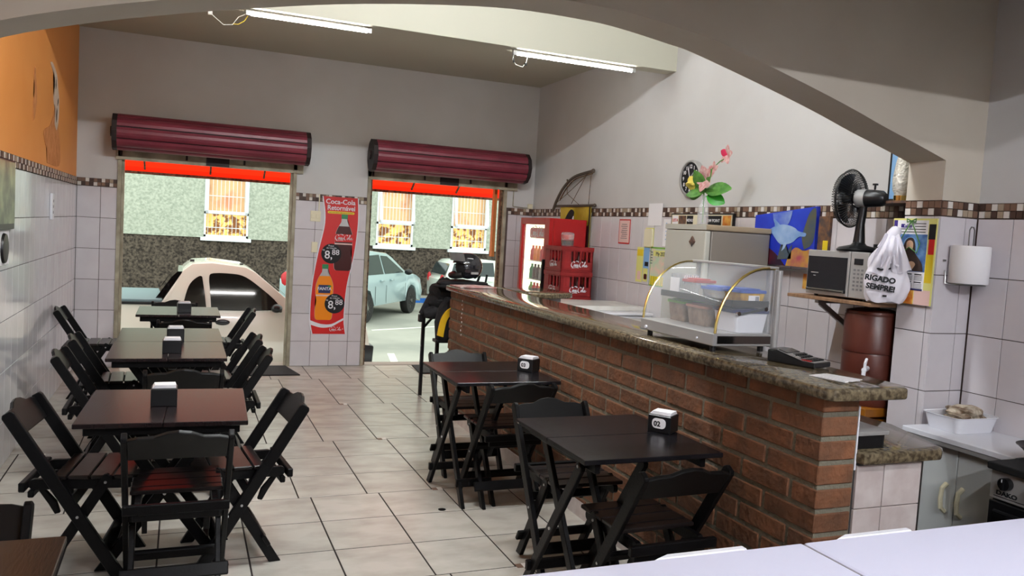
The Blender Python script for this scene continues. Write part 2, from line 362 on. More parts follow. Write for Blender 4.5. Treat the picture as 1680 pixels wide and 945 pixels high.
def rounded(x0, x1, z0, z1, r, n=4):
    out = []
    for cx, cz, a in ((x1 - r, z1 - r, 0), (x0 + r, z1 - r, 90), (x0 + r, z0 + r, 180), (x1 - r, z0 + r, 270)):
        for i in range(n + 1):
            t = math.radians(a + 90 * i / n); out.append((cx + r * math.cos(t), cz + r * math.sin(t)))
    return out

# =================================================================== SETTING
XL, XR, YF = -0.987, 3.93, 9.08
ZROW = [0.0, 0.275, 0.584, 0.893, 1.202, 1.511, 1.82]
def tile_mesh(w, h, t, m, name='tile'):
    g = B(); g.box(0, w, 0, t, 0, h); return g.mesh(name, m, bevel=0.0012)
_tc = {}
def put_tile(parent, m, origin, rz, w, h, t=0.006, name='tile'):
    k = (m, round(w, 3), round(h, 3), name)
    if k not in _tc: _tc[k] = tile_mesh(w, h, t, m, name)
    return link(name, _tc[k], parent, origin, rz)
GAP = 0.004
def tile_wall(parent, m, start, rz, us, zs, off=0.002):
    # start: world xy of u=0 on the wall plane; local +x runs along rz; tiles' outer face is at local y = -(t)
    c, s_ = math.cos(rz), math.sin(rz)
    for a, b2 in zip(us, us[1:]):
        if b2 - a < 0.015: continue
        for z0, z1 in zip(zs, zs[1:]):
            x = start[0] + c * (a + GAP / 2) + s_ * (off + 0.006) * 1; y = start[1] + s_ * (a + GAP / 2) - c * (off + 0.006)
            put_tile(parent, m, (x, y, z0 + GAP / 2), rz, b2 - a - GAP, z1 - z0 - GAP)
def mosaic(parent, start, rz, length, z0=1.823, h=0.077, seed=1, phase=0):
    g = B(); n = int(length / 0.0345); c, s_ = math.cos(rz), math.sin(rz); rs = random.Random(seed)
    pw = length / n
    for i in range(n):
        for r in range(2):
            k = (i + phase + 2 * r) % 4
            mi = 0 if k == 0 else rs.choice((1, 2, 3, 2, 3))
            a = i * pw; v = g.box(a + 0.002, a + pw - 0.002, -0.009, -0.001, z0 + r * h / 2 + 0.002, z0 + (r + 1) * h / 2 - 0.002, mi)
    o = g.obj('mosaic_border', MOS, parent); o['kind'] = 'stuff'; o.location = (start[0], start[1], 0); o.rotation_euler = (0, 0, rz)
def steps(a, b2, first, pitch):
    out = [a]; x = first
    while x < b2 - 0.02:
        if x > a + 0.02: out.append(x)
        x += pitch
    return out + [b2]
# floor ------------------------------------------------------------------
g = B(); g.box(XL - 0.2, XR + 0.2, -2.2, YF + 0.2, -0.12, -0.0014); floor = struct(g.obj('floor', 'fgrout'))
def ftile(x0, x1, y0, y1):
    if x1 - x0 < 0.02 or y1 - y0 < 0.02: return
    k = ('f', round(x1 - x0, 3), round(y1 - y0, 3))
    if k not in _tc:
        t = B(); t.box(0, x1 - x0 - 0.008, 0, y1 - y0 - 0.008, -0.006, 0); _tc[k] = t.mesh('tile', 'ftile', bevel=0.0008)
    link('tile', _tc[k], floor, (x0 + 0.004, y0 + 0.004, 0))
YB = [1.09, 2.29, 3.49, 4.69, 5.90, 7.11, 8.31, 9.51]     # blocks of three rows, each shifted sideways
for bi, (ya, yb) in enumerate(zip(YB, YB[1:])):
    off = 0.733 - 0.068 * (bi - 2)
    xs = steps(XL, XR, off - 0.4 * 5, 0.4)
    for r in range(3):
        y0 = ya + (yb - ya) / 3 * r; y1 = ya + (yb - ya) / 3 * (r + 1)
        y1 = min(y1, YF + 0.16)
        if y0 > YF + 0.1: continue
        for x0, x1 in zip(xs, xs[1:]):
            if x0 > 2.28 and y0 < 6.5: continue
            if x1 < -0.9 and y0 < 2: continue
            ftile(x0, min(x1, XR), y0, y1)
    if bi:
        xi = off + 0.8 - 0.068
        if bi < 6:
            for q, mm in ((0, 3), (1, 0)):
                t = B(); t.box(0, 0.031, 0, 0.045, 0, 0.0015); o = t.obj('inlay_piece', MOS[mm if q else 2], floor); o.location = (xi + 0.068 + 0.002 + q * 0.033, ya - 0.022, 0)
t = B(); t.lathe([(0.022, 0), (0.022, 0.002), (0.012, 0.003)], seg=20); tag(t.obj('crown_cap', 'black'), 'dark flat bottle cap lying on the floor tiles in the aisle', 'bottle cap').location = (1.419, 4.327, 0)
# left wall --------------------------------------------------------------
g = B(); g.box(XL - 0.2, XL - 0.001, -2.2, YF + 0.2, 0, 1.903, 1); g.box(XL - 0.2, XL, -2.2, YF + 0.2, 1.903, 3.7, 0)
wl = struct(g.obj('wall_left', ['orange', 'grout']))
tile_wall(wl, 'tileL', (XL, 2.3), PI / 2, steps(0, 6.77, 0.17, 0.2), ZROW)
for ob in list(wl.children): pass
mosaic(wl, (XL, 2.3), PI / 2, 6.77, seed=3)
g = B(); rs = random.Random(5)          # weathered scars in the orange paint
def scar(g, yc, pts, x0=0.0, x1=0.003, mi=0): g.prism([(yc + a * 2.2, b2) for a, b2 in pts], XL + x0, XL + x1, 'yz', mi)
g.prism(C2([(7.205, 1.93), (7.850, 1.94), (7.895, 2.1), (7.805, 2.2), (7.745, 2.3), (7.685, 2.4), (7.550, 2.42), (7.445, 2.3), (7.295, 2.22), (7.025, 2.16), (7.085, 2.08), (7.175, 2.04)], 4), XL, XL + .003, 'yz')
g.prism(C2([(6.56, 2.18), (6.62, 2.22), (6.68, 2.34), (6.66, 2.45), (6.6, 2.56), (6.55, 2.52), (6.58, 2.4), (6.53, 2.3)], 4), XL, XL + .003, 'yz')
o = g.obj('peeling_patch', 'peel', wl)
g = B()
g.prism(C2([(7.550, 2.26), (7.655, 2.22), (7.745, 2.3), (7.775, 2.4), (7.760, 2.5), (7.685, 2.58), (7.625, 2.66), (7.385, 2.72), (7.295, 2.70), (7.475, 2.64), (7.505, 2.56), (7.475, 2.46), (7.550, 2.38), (7.550, 2.26)][:-1], 4), XL, XL + .005, 'yz')
g.obj('bare_plaster', 'peelw', wl)
g = B()
g.prism([(7.625, 2.28), (7.655, 2.31), (7.662, 2.38), (7.633, 2.40), (7.610, 2.34)], XL, XL + .0062, 'yz'); g.prism([(7.670, 2.42), (7.715, 2.45), (7.723, 2.49), (7.685, 2.47)], XL, XL + .0062, 'yz'); g.prism([(7.565, 2.54), (7.588, 2.57), (7.573, 2.62), (7.550, 2.58)], XL, XL + .0062, 'yz')
g.obj('crack', 'hole', wl)
# right wall -------------------------------------------------------------
g = B(); g.box(XR + 0.001, XR + 0.2, -2.2, YF + 0.2, 0, 1.903, 1); g.box(XR, XR + 0.2, -2.2, YF + 0.2, 1.903, 3.7, 0)
wr = struct(g.obj('wall_right', ['paint', 'grout']))
tile_wall(wr, 'tile', (XR, YF), -PI / 2, steps(0, YF - 3.34, YF - 8.895 + 0.0, 0.2), ZROW[3:])
tile_wall(wr, 'tile', (XR, 5.2), -PI / 2, steps(0, 5.2 - 3.34, 0.12, 0.2), ZROW[2:4])
tile_wall(wr, 'tile', (XR, 3.09), -PI / 2, steps(0, 1.5, 0.2, 0.2), ZROW[2:])
mosaic(wr, (XR, YF - 0.01), -PI / 2, YF - 3.35, seed=4); mosaic(wr, (XR, 3.09), -PI / 2, 1.5, seed=6)
# far wall with two door openings ---------------------------------------
g = B()
T0, T1 = YF, YF + 0.16
D1 = (-0.62, 1.125); D2 = (1.90, 3.575); ZD = 2.42
for x0, x1 in ((XL - 0.1, D1[0]), (D1[1], D2[0]), (D2[1], XR + 0.1)):
    g.box(x0, x1, T0 + 0.001, T1, 0, 1.9, 1); g.box(x0, x1, T0, T1, 1.9, ZD, 0)
g.box(XL - 0.1, XR + 0.1, T0, T1, ZD, 3.7, 0)
wf = struct(g.obj('wall_far', ['paint', 'grout']))
ZF = ZROW
tile_wall(wf, 'tile', (XL, YF), 0, [0.008, 0.219, D1[0] - XL], ZF)
tile_wall(wf, 'tile', (0, YF), 0, [D1[1], 1.34, 1.545, 1.75, D2[0]], ZF)
tile_wall(wf, 'tile', (0, YF), 0, [D2[1] + 0.03, 3.72, 3.922], ZF)
mosaic(wf, (XL + 0.01, YF), 0, D1[0] - XL - 0.01, seed=11); mosaic(wf, (D1[1], YF), 0, D2[0] - D1[1], seed=12); mosaic(wf, (D2[1] + 0.03, YF), 0, 0.31, seed=13)
# jambs, guides
for n, (a, b2) in enumerate((D1, D2)):
    d = B(); d.box(a, a + 0.035, T0 - 0.02, T1, 0, 2.2); d.box(b2 - 0.035, b2, T0 - 0.02, T1, 0, 2.2); d.box(a, b2, T0 + 0.06, T1, 2.2, 2.42)
    dj = struct(d.obj('door_%d' % (n + 1), 'rail'))
    d = B(); d.box(a + 0.036, a + 0.06, T0 + 0.02, T0 + 0.07, 0, 2.12); d.box(b2 - 0.06, b2 - 0.036, T0 + 0.02, T0 + 0.07, 0, 2.12); d.obj('shutter_guide', 'rail' if n == 0 else 'rustd', dj)
    d = B(); d.box(a, b2, T0, T1 + 0.05, -0.006, 0.004); d.obj('threshold', 'kerb', dj)
d = B(); d.box(D2[1] - 0.1, D2[1] - 0.062, T1 - 0.02, T1 + 0.05, 1.3, 2.12); d.obj('orange_reveal', 'rust', dj)
# ceilings, beam, arch, pillar, near room --------------------------------
g = B(); g.box(XL - 0.1, XR + 0.1, 6.20, YF + 0.1, 3.36, 3.5); g.box(XL - 0.1, XR + 0.1, 3.2, 6.2, 3.68, 3.8); g.box(XL - 0.1, XR + 0.1, -2.2, 3.2, 3.0, 3.12)
struct(g.obj('ceiling', 'ceil'))
g = B(); g.box(XL, XR, 6.13, 6.29, 3.08, 3.75); struct(g.obj('trim_1', 'ceil'), 'plastered ceiling beam')
ARC = [(XL, 1.95), (-.8, 2.075), (-.585, 2.177), (-.36, 2.252), (-.11, 2.32), (.176, 2.388), (.558, 2.467), (.95, 2.527), (1.295, 2.563), (1.6, 2.568), (1.796, 2.56), (2.08, 2.525), (2.223, 2.502), (2.6, 2.41), (2.955, 2.315), (3.232, 2.231), (3.45, 2.17), (3.658, 2.108)]
ARC = C2(ARC, 4)
g = B()
for (a, za), (b2, zb) in zip(ARC, ARC[1:]):
    v = [g.b.verts.new(p) for p in ((a, 3.1, za), (b2, 3.1, zb), (b2, 3.1, 3.62), (a, 3.1, 3.62), (a, 3.33, za), (b2, 3.33, zb), (b2, 3.33, 3.62), (a, 3.33, 3.62))]
    g.b.faces.new((v[0], v[1], v[2], v[3])); g.b.faces.new((v[7], v[6], v[5], v[4])); g.b.faces.new((v[1], v[0], v[4], v[5]))
g.box(3.658, XR, 3.1, 3.33, 1.903, 3.62)
bmesh.ops.remove_doubles(g.b, verts=g.b.verts, dist=1e-4)
wa = struct(g.obj('wall_arch', 'archp'))
g = B(); g.box(3.666, XR, 3.108, 3.322, 0, 1.903); pc = g.obj('pillar_core', 'grout', wa)
tile_wall(wa, 'tile', (3.666, 3.33), -PI / 2, [0.0, 0.19, 0.226], ZROW[1:])
tile_wall(wa, 'tile', (3.658, 3.108), 0, [0.0, 0.185, 0.27], ZROW[1:])
mosaic(wa, (3.666, 3.33), -PI / 2, 0.222, seed=21); mosaic(wa, (3.664, 3.108), 0, 0.262, seed=22, phase=1)
g = B(); g.box(XL, XR, 1.45, 1.6, 2.62, 3.0); struct(g.obj('shade_beam', 'ceil'), 'unseen near room beam added to shade the top of the arch')  # added out of view, keeps the near lamps off the upper arch face
g = B(); g.box(XL - 0.1, XR + 0.1, -2.3, -2.2, 0, 3.1); struct(g.obj('wall_back', 'paint'))

# =================================================================== LAMPS
def tube_lamp(x0, x1, y, z, label, m, wires=True):
    t = thing('tube_lamp', label, 'lamp', (x0, y, z), 0, None)
    L = x1 - x0
    g = B(); g.box(0, L, -0.016, 0.016, 0.013, 0.026); g.obj('housing', 'silver', t)
    g = B(); g.cyl((0.02, 0, 0), (L - 0.02, 0, 0), 0.013, seg=12); g.obj('tube', m, t)
    g = B(); g.box(-0.012, 0.02, -0.017, 0.017, -0.015, 0.026); g.box(L - 0.02, L + 0.012, -0.017, 0.017, -0.015, 0.026); g.obj('end_cap', 'silver', t)
    if wires:
        w = B(); w.tube([(0, 0, 0), (-0.06, 0.02, -0.03), (-0.1, 0.02, -0.09), (-0.16, 0.02, -0.1), (-0.24, 0.02, -0.04)], 0.003, 6); w.obj('wire', 'wire', t, True)
        w = B(); w.tube([(0.01, 0.01, 0), (-0.02, 0.03, -0.05), (-0.06, 0.03, -0.08), (-0.1, 0.02, -0.085)], 0.003, 6); w.obj('wire', 'wirey', t, True)
        w = B(); w.rbox((-0.25, 0.02, -0.02), (0.03, 0.025, 0.05)); w.obj('connector', 'wire', t)
    return t
tube_lamp(0.385, 1.26, 6.21, 3.05, 'left lit tube lamp under the beam, with a loose wire and plug', 'tube')
t2 = tube_lamp(2.44, 3.55, 6.21, 3.05, 'right lit tube lamp under the beam, nearer the counter wall', 'tube', False)
w = B(); w.tube([(0, 0, 0), (-0.01, 0, -0.05), (0.02, 0, -0.09), (0.08, 0, -0.1), (0.11, 0, -0.06), (0.12, 0, 0)], 0.003, 6); w.obj('wire', 'wire', t2, True)
w = B(); w.rbox((0.0, 0, -0.06), (0.012, 0.012, 0.03)); w.rbox((0.105, 0, -0.075), (0.02, 0.012, 0.02)); w.obj('connector', 'black', t2)
tube_lamp(0.5, 1.7, 3.6, 3.62, 'tube lamp on the middle ceiling behind the arch, left one', 'tubeh', False)
tube_lamp(2.1, 3.3, 3.6, 3.62, 'tube lamp on the middle ceiling behind the arch, right one', 'tubec', False)
tube_lamp(1.0, 2.2, 0.3, 2.93, 'tube lamp on the ceiling of the near room above the freezer', 'tuben', False)
tube_lamp(1.0, 2.2, -1.3, 2.93, 'unseen fill tube added at the back of the near room', 'tubefill', False)  # added fill light, brightens the kitchen tiles, pillar and arch face
g = B(); g.lathe([(0.05, 0), (0.05, 0.015), (0.035, 0.02)], seg=20); tag(g.obj('ceiling_rosette', 'ceil', None, True), 'small round cover plate on the far ceiling between the tube lamps', 'cover plate').location = (1.79, 7.3, 3.34)

# =================================================================== OUTSIDE
ZG = -0.53
g = B(); g.box(-12, 22, T1, 40, ZG - 0.3, ZG); struct(g.obj('street', 'street'))
g = B(); g.box(-12, 22, 22.3, 23.3, ZG, ZG + 0.12); struct(g.obj('kerb', 'kerb'))
g = B(); g.box(5.9, 6.75, 22.2, 22.3, ZG, ZG + 0.13); tag(g.obj('kerb_paint', 'bluek'), 'bright blue painted kerb stretch beyond the parked minivan', 'kerb')
g = B(); g.prism([(3.0, 11.9), (3.12, 11.9), (3.34, 13.2), (3.22, 13.2)], ZG, ZG + 0.004, 'xy'); g.prism([(3.6, 16.2), (3.6, 16.1), (8.5, 18.3), (8.5, 18.42)], ZG, ZG + 0.004, 'xy'); tag(g.obj('road_marking', 'linep'), 'worn white painted lines on the street', 'road marking')
bd = thing('neighbour_building', 'building across the street with pale green roughcast above a dark brown base', 'building', (0, 23.3, ZG))
WX = [(0.52, 1.65, 1.0), (5.18, 6.27, 1.06), (7.44, 8.57, 1.04)]
zb = 1.0 - ZG
g = B(); g.box(-12, 22, 0.0, 0.3, 0, zb); g.obj('dark_base', 'dwall', bd)
g = B(); xs = [-12] + [v for w_ in WX for v in w_[:2]] + [22]
for i in range(0, len(xs), 2): g.box(xs[i], xs[i + 1], -0.03, 0.3, zb, 6.5)
for x0, x1, zs in WX: g.box(x0, x1, -0.03, 0.3, 3.6, 6.5)
g.obj('roughcast_wall', 'gwall', bd)
for x0, x1, zs in WX:
    z0 = zb + 0.02; z1 = 3.6; zm = 2.2; w_ = x1 - x0
    f = B()
    for a in (x0, x1 - 0.05): f.box(a, a + 0.05, -0.05, 0.05, z0, z1)
    for a in (z0, zm - 0.03, z1 - 0.05): f.box(x0, x1, -0.05, 0.05, a, a + 0.06)
    wn = f.obj('window', 'wframe', bd)
    f = B(); f.box(x0 - 0.08, x1 + 0.08, -0.12, 0.0, z0 - 0.1, z0 - 0.01); f.obj('sill', 'wframe', wn)
    f = B(); f.box(x0, x1, 0.2, 0.24, zm, z1); f.obj('pane', 'winlit', wn)
    f = B(); f.box(x0, x1, 0.2, 0.24, z0, zm); f.obj('pane', 'winlit2', wn)
    f = B(); n = 11
    for i in range(1, n): f.box(x0 + w_ * i / n - 0.007, x0 + w_ * i / n + 0.007, 0.06, 0.075, z0, z1)
    f.box(x0, x1, 0.055, 0.08, z0 + 0.25, z0 + 0.27); f.box(x0, x1, 0.055, 0.08, z0 + 1.1, z0 + 1.12); f.obj('grille', 'wframe', wn)
    f = B(); s0 = 0.0
    zt = z1 - 0.05; Ls = zt - zm + 0.02
    for a in (x0 + 0.03, x1 - 0.1): f.box(a, a + 0.07, -0.02, 0.02, -Ls, 0)
    f.box(x0 + 0.03, x1 - 0.03, -0.02, 0.02, -Ls, -Ls + 0.08); f.box(x0 + 0.03, x1 - 0.03, -0.02, 0.02, -0.07, 0)
    so = f.obj('tilted_sash', 'wframe', wn); so.location = (0, -0.07, zt); so.rotation_euler = (-(0.02 if x0 < 2 else 0.2), 0, 0)
def wheel(parent, x, y, r, side, rim='steel'):
    g = B(); prof = [(r * 0.62, -0.09), (r * 0.96, -0.09), (r, -0.06), (r, 0.06), (r * 0.96, 0.09), (r * 0.62, 0.09)]
    R = Matrix.Rotation(PI / 2, 3, 'X'); g.lathe(prof, (x, y, r), 28, R); o = g.obj('tyre', 'tire', parent, True)
    g = B(); g.cyl((x, y - 0.07, r), (x, y + 0.07, r), r * 0.63, seg=24, mi=0)
    for k in range(10):
        a = 2 * PI * k / 10; g.bar((x, y + side * 0.075, r), (x + r * 0.58 * math.cos(a), y + side * 0.075, r + r * 0.58 * math.sin(a)), 0.03, 0.035, (0, 1, 0), 1)
    g.cyl((x, y + side * 0.06, r), (x, y + side * 0.1, r), r * 0.14, seg=12, mi=1)
    g.obj('rim', ['blackm', rim], o, False)
def taper(g, pts, y0, y1, zb, zt, inset, mi=0):
    # prism in xz whose sides lean inwards from zb to zt
    def Y(y, z, s_): return y + s_ * inset * min(max((z - zb) / (zt - zb), 0), 1)
    n = len(pts)
    A = [g.b.verts.new((p[0], Y(y0, p[1], 1), p[1])) for p in pts]; C = [g.b.verts.new((p[0], Y(y1, p[1], -1), p[1])) for p in pts]
    for i in range(n): g.b.faces.new((A[i], A[(i + 1) % n], C[(i + 1) % n], C[i])).material_index = mi
    f1 = g.b.faces.new(A[::-1]); f2 = g.b.faces.new(C); bmesh.ops.triangulate(g.b, faces=[f1, f2])
def arch(xc, r, n=8): return [(xc + r * math.cos(PI - PI * i / n), 0.33 + r * math.sin(PI - PI * i / n)) for i in range(n + 1)]
# pickup: local x forward, y across (near side y=0)
pk = thing('pickup_truck', 'white compact pickup truck parked outside the left doorway', 'pickup truck', (0, 10.4, ZG))
low = [(-1.75, 0.36)] + arch(-1.05, 0.37) + [(-0.6, 0.33)] + [(1.2, 0.33)] + arch(1.62, 0.36) + [(2.1, 0.3), (2.27, 0.34), (2.3, 0.55), (2.25, 0.8), (2.1, 0.9), (1.36, 1.02), (-0.1, 1.02), (-0.3, 1.055), (-1.78, 1.045), (-1.8, 0.6)]
g = B(); taper(g, low, 0, 1.66, 0.9, 1.1, 0.03); g.obj('body', 'carw', pk, True, bevel=0.02)
cab = [(-0.24, 1.03), (-0.12, 1.12), (0.02, 1.45), (0.12, 1.53), (0.35, 1.55), (0.74, 1.51), (0.86, 1.45), (1.4, 1.0), (1.4, 0.98), (-0.24, 0.98)]
g = B(); taper(g, cab, 0.015, 1.645, 1.0, 1.55, 0.17); g.obj('cab', 'carw', pk, True, bevel=0.025)
def sidepane(g, pts, zb, zt, inset, y0=0.015, proud=0.006):
    f = lambda z: y0 - proud + inset * (z - zb) / (zt - zb)
    g.b.faces.new([g.b.verts.new((x, f(z), z)) for x, z in pts])
    
g = B(); sidepane(g, C2([(.345, 1.01), (.33, 1.2), (.315, 1.37), (.36, 1.425), (.6, 1.425), (.74, 1.39), (.9, 1.28), (1.08, 1.13), (1.18, 1.0)], 3) + [(.8, 0.985), (.37, 0.985)], 1.0, 1.55, 0.17); g.obj('door_window', 'carg', pk)
g = B(); sidepane(g, C2([(.03, 1.05), (.07, 1.22), (.12, 1.32), (.2, 1.385), (.235, 1.38)], 3) + [(.265, 1.2), (.29, 1.005), (.05, 1.0)], 1.0, 1.55, 0.17); g.obj('quarter_window', 'carg', pk)
g = B(); g.prism([(-.30, 1.07), (-.21, 1.2), (-.11, 1.36), (-.04, 1.43), (.06, 1.43), (.06, 1.07)], .2, 1.46); g.obj('rear_window', 'carg', pk)
g = B(); g.b.faces.new([g.b.verts.new(p) for p in ((1.38, 0.13, 1.03), (0.87, 0.2, 1.46), (0.87, 1.46, 1.46), (1.38, 1.53, 1.03))]); g.obj('windscreen', 'carg2', pk).location = (0.012, 0, 0.01)
g = B(); g.prism([(-1.76, 0.06), (-0.2, 0.06), (-0.2, 1.6), (-1.76, 1.6)], 1.05, 1.10, 'xy'); g.obj('bed_cover', 'tonneau', pk, True, bevel=0.02)
g = B(); g.box(-1.78, -0.18, -0.004, 0.07, 1.04, 1.068); g.obj('bed_seal', 'black', pk)
g = B(); g.blob((0.48, -0.006, 0.84), (0.085, 0.014, 0.036), 3); g.obj('door_handle', 'black', pk, True)
g = B(); g.blob((1.1, -0.09, 1.03), (0.07, 0.07, 0.055), 3); g.bar((1.14, -0.03, 0.99), (1.16, 0.05, 0.99), 0.03, 0.05); g.obj('side_mirror', 'black', pk, True)
g = B()
for z0, z1, x in ((0.36, 1.0, 0.3), (0.36, 0.98, 1.27)): g.box(x - 0.004, x + 0.004, -0.002, 0.01, z0, z1)
g.obj('door_gap', 'blackm', pk)
g = B(); g.box(-0.6, 1.2, 0.02, 1.6, 0.2, 0.34); g.obj('underbody', 'blackm', pk)
g = B(); g.prism([(-1.46, .33)] + arch(-1.05, 0.41) + [(-.64, .33)] + arch(-1.05, 0.36)[::-1], -0.02, 0.02); g.obj('wheel_flare', 'carw', pk)
g = B(); g.blob((2.15, 0.12, 0.72), (0.12, 0.12, 0.07), 2); g.obj('headlamp', 'lamp', pk, True)
g = B(); g.prism([(2.05, 0.22), (2.34, 0.26), (2.36, 0.56), (2.05, 0.6)], -0.01, 1.67); g.obj('bumper', 'black', pk, True, bevel=0.03)
g = B(); g.rbox((0.12, 0.45, 1.555), (0.05, 0.05, 0.03)); g.rbox((0.7, 0.4, 1.535), (0.04, 0.04, 0.02)); g.obj('roof_fitting', 'dark_t', pk)
for x in (-1.05, 1.62): wheel(pk, x, 0.12, 0.31, -1)
def car(name, label, loc, rz, paint, near, Hs=1.0, glass='carg2', wb=2.55):
    c = thing(name, label, 'car', loc, rz)
    # local x forward, y to the left, centre line y=0; origin at the rear axle
    low = [(-0.75, 0.3)] + arch(0, 0.36) + arch(wb, 0.36) + [(wb + .62, 0.26), (wb + .72, 0.5), (wb + .6, 0.82), (wb + .3, 0.92), (wb - .25, 1.0), (-0.6, 0.98), (-0.78, 0.85)]
    g = B(); taper(g, low, -0.82, 0.82, 0.6, 1.0, 0.04); g.obj('body', paint, c, True, bevel=0.03)
    cabp = [(-0.66, 0.95), (-0.5, 1.35), (-0.35, 1.45), (0.6, 1.5), (1.35, 1.45), (1.6, 1.36), (wb - .22, 0.97)]
    g = B(); taper(g, cabp, -0.785, 0.785, 0.96, 1.5, 0.17); g.obj('cabin', paint, c, True, bevel=0.03)
    for s_ in (-1, 1):
        def pane(pts):
            g = B(); g.b.faces.new([g.b.verts.new((x, s_ * (0.793 - 0.17 * (z - .96) / .54), z)) for x, z in pts]); g.obj('side_window', glass, c)
        pane([(0.98, 1.0), (0.95, 1.4), (1.3, 1.38), (1.6, 1.24), (wb - .45, 1.0)]); pane([(0.05, 1.0), (0.1, 1.4), (0.88, 1.42), (0.9, 1.0)]); pane([(-0.5, 1.02), (-0.38, 1.35), (0.0, 1.39), (-0.04, 1.0)])
        g = B()
        for x in (-0.05 + .45, 1.0, wb - .4): g.box(x - 0.003, x + 0.003, s_ * 0.8185 - 0.003, s_ * 0.8185 + 0.003, 0.35, 0.75)
        g.obj('door_gap', 'blackm', c)
        g = B(); g.rbox((0.75, s_ * 0.83, 0.86), (0.16, 0.03, 0.035)); g.rbox((1.3, s_ * 0.83, 0.86), (0.16, 0.03, 0.035)); g.obj('door_handle', paint, c, True, bevel=0.008)
        g = B(); g.blob((wb - .55, s_ * 0.93, 1.02), (0.07, 0.1, 0.07), 2); g.obj('side_mirror', 'black', c, True)
        for x in (0, wb): wheel(c, x, s_ * 0.74, 0.31, s_)
        g = B(); g.blob((-0.74, s_ * 0.68, 0.85), (0.06, 0.12, 0.16), 2); g.obj('tail_lamp', 'taill', c, True)
        g = B(); g.blob((wb + .5, s_ * 0.62, 0.72), (0.15, 0.14, 0.08), 2); g.obj('headlamp', 'lamp', c, True)
    g = B(); g.b.faces.new([g.b.verts.new(p) for p in ((-.655, -.72, 1.0), (-.655, .72, 1.0), (-.51, .66, 1.34), (-.51, -.66, 1.34))]); g.obj('rear_window', glass, c).location.x = -0.03
    g = B(); g.b.faces.new([g.b.verts.new(p) for p in ((wb - .24, -.72, 1.0), (wb - .24, .72, 1.0), (1.62, .62, 1.37), (1.62, -.62, 1.37))]); g.obj('windscreen', 'carg', c).location = (0.02, 0, 0.012)
    c.scale = (Hs, Hs, Hs); return c
hd = math.radians(54)
# left-hand wheels of the minivan stand on the measured line
rx_, ry_ = math.sin(hd), -math.cos(hd)
car('minivan', 'pale blue minivan parked across the street, seen through the right doorway', (5.25 - 2.62 * math.cos(hd) - rx_ * 0.8, 19.5 - 2.62 * math.sin(hd) - ry_ * 0.8, ZG), hd, 'carb', 1, 1.03)
car('hatchback', 'white car with a red tail lamp, parked behind the motorcycle helmet', (7.15, 21.45, ZG), 0.0, 'carwh', -1, 0.9)
# awnings ----------------------------------------------------------------
def awning(x0, x1, label, splits):
    t = thing('awning', label, 'awning', (x0, T1, 2.0))
    xs = [x0] + splits + [x1]
    for a, b2 in zip(xs, xs[1:]):
        g = B(); ya, yb2 = 0.02, 0.95
        g.grid(lambda u, v: (a - x0 + (b2 - a) * u, ya + (yb2 - ya) * v, 0.72 - 0.62 * v - 0.02 * math.sin(PI * u) * math.sin(PI * v)), 4, 4); g.obj('vinyl_panel', 'awn', t)
        g = B(); g.grid(lambda u, v: (a - x0 + (b2 - a) * u, yb2, 0.10 - 0.07 * v), 4, 1); g.obj('valance', 'awn', t)
    g = B()
    for a in xs: g.bar((a - x0, 0.02, 0.70), (a - x0, 0.95, 0.08), 0.02, 0.02)
    g.bar((0, 0.95, 0.035), (x1 - x0, 0.95, 0.035), 0.03, 0.02); g.obj('frame', 'rustd', t)
awning(-1.0, 1.5, 'red vinyl awning outside above the left doorway', [-0.42, 0.28, 0.88])
awning(1.7, 4.0, 'red vinyl awning outside above the right doorway', [2.7, 3.3])

# =================================================================== SHUTTERS
def shutter(x0, x1, label):
    t = thing('roller_shutter', label, 'roller shutter', (x0, YF - 0.19, 2.36))
    L = x1 - x0; R = 0.168
    n = 9
    for k in range(n):
        a0 = 2 * PI * k / n + 0.1; a1 = 2 * PI * (k + 1) / n + 0.1
        g = B(); pts = []
        for q in range(5):
            a = a0 + (a1 - a0) * (0.06 + 0.88 * q / 4); r = R + 0.010 * math.sin(PI * q / 4) ** 0.6; pts.append((r * math.cos(a), r * math.sin(a)))
        for q in range(4, -1, -1):
            a = a0 + (a1 - a0) * (0.06 + 0.88 * q / 4); pts.append(((R - 0.012) * math.cos(a), (R - 0.012) * math.sin(a)))
        g.prism(pts, 0.045, L - 0.045, 'yz'); g.obj('slat', 'shut', t)
    g = B(); g.cyl((0.03, 0, 0), (L - 0.03, 0, 0), R - 0.014, seg=24); g.obj('drum', 'shutd', t)
    for x in (0, L - 0.045):
        g = B(); g.cyl((x, 0, 0), (x + 0.045, 0, 0), R + 0.012, seg=11); g.cyl((x - 0.02, 0, 0), (x + 0.06, 0, 0), 0.05, seg=10); g.obj('end_plate', 'shutd', t)
    g = B(); g.box(0.02, L - 0.03, 0.17, 0.2, -0.245, -0.1); g.box(0.02, L - 0.03, 0.155, 0.215, -0.255, -0.225); b_ = g.obj('bottom_rail', 'rail', t)
    g = B(); g.box(L * .46, L * .58, 0.14, 0.168, -0.25, -0.16); g.obj('lock_plate', 'shutd', t)
    for hx in (L * .36, L * .66, .07): g = B(); g.bar((hx, 0.16, -0.17), (hx, 0.15, -0.215), 0.012, 0.02); g.obj('hook', 'shutd', t)
shutter(-0.66, 1.22, 'wine red rolled-up shutter above the left doorway')
shutter(1.88, 3.73, 'wine red rolled-up shutter above the right doorway')
g = B(); g.tube([(0, 0, 0), (0, 0, .3)], 0.006, 6); g.tube([(0, 0, 0.0), (0.15, 0, -0.01), (0.24, 0, -0.005)], 0.005, 6); o = g.obj('cable', 'rail', None); tag(o, 'thin grey cable running down the far wall right of the right shutter', 'cable'); o.location = (3.66, YF - 0.012, 1.92)
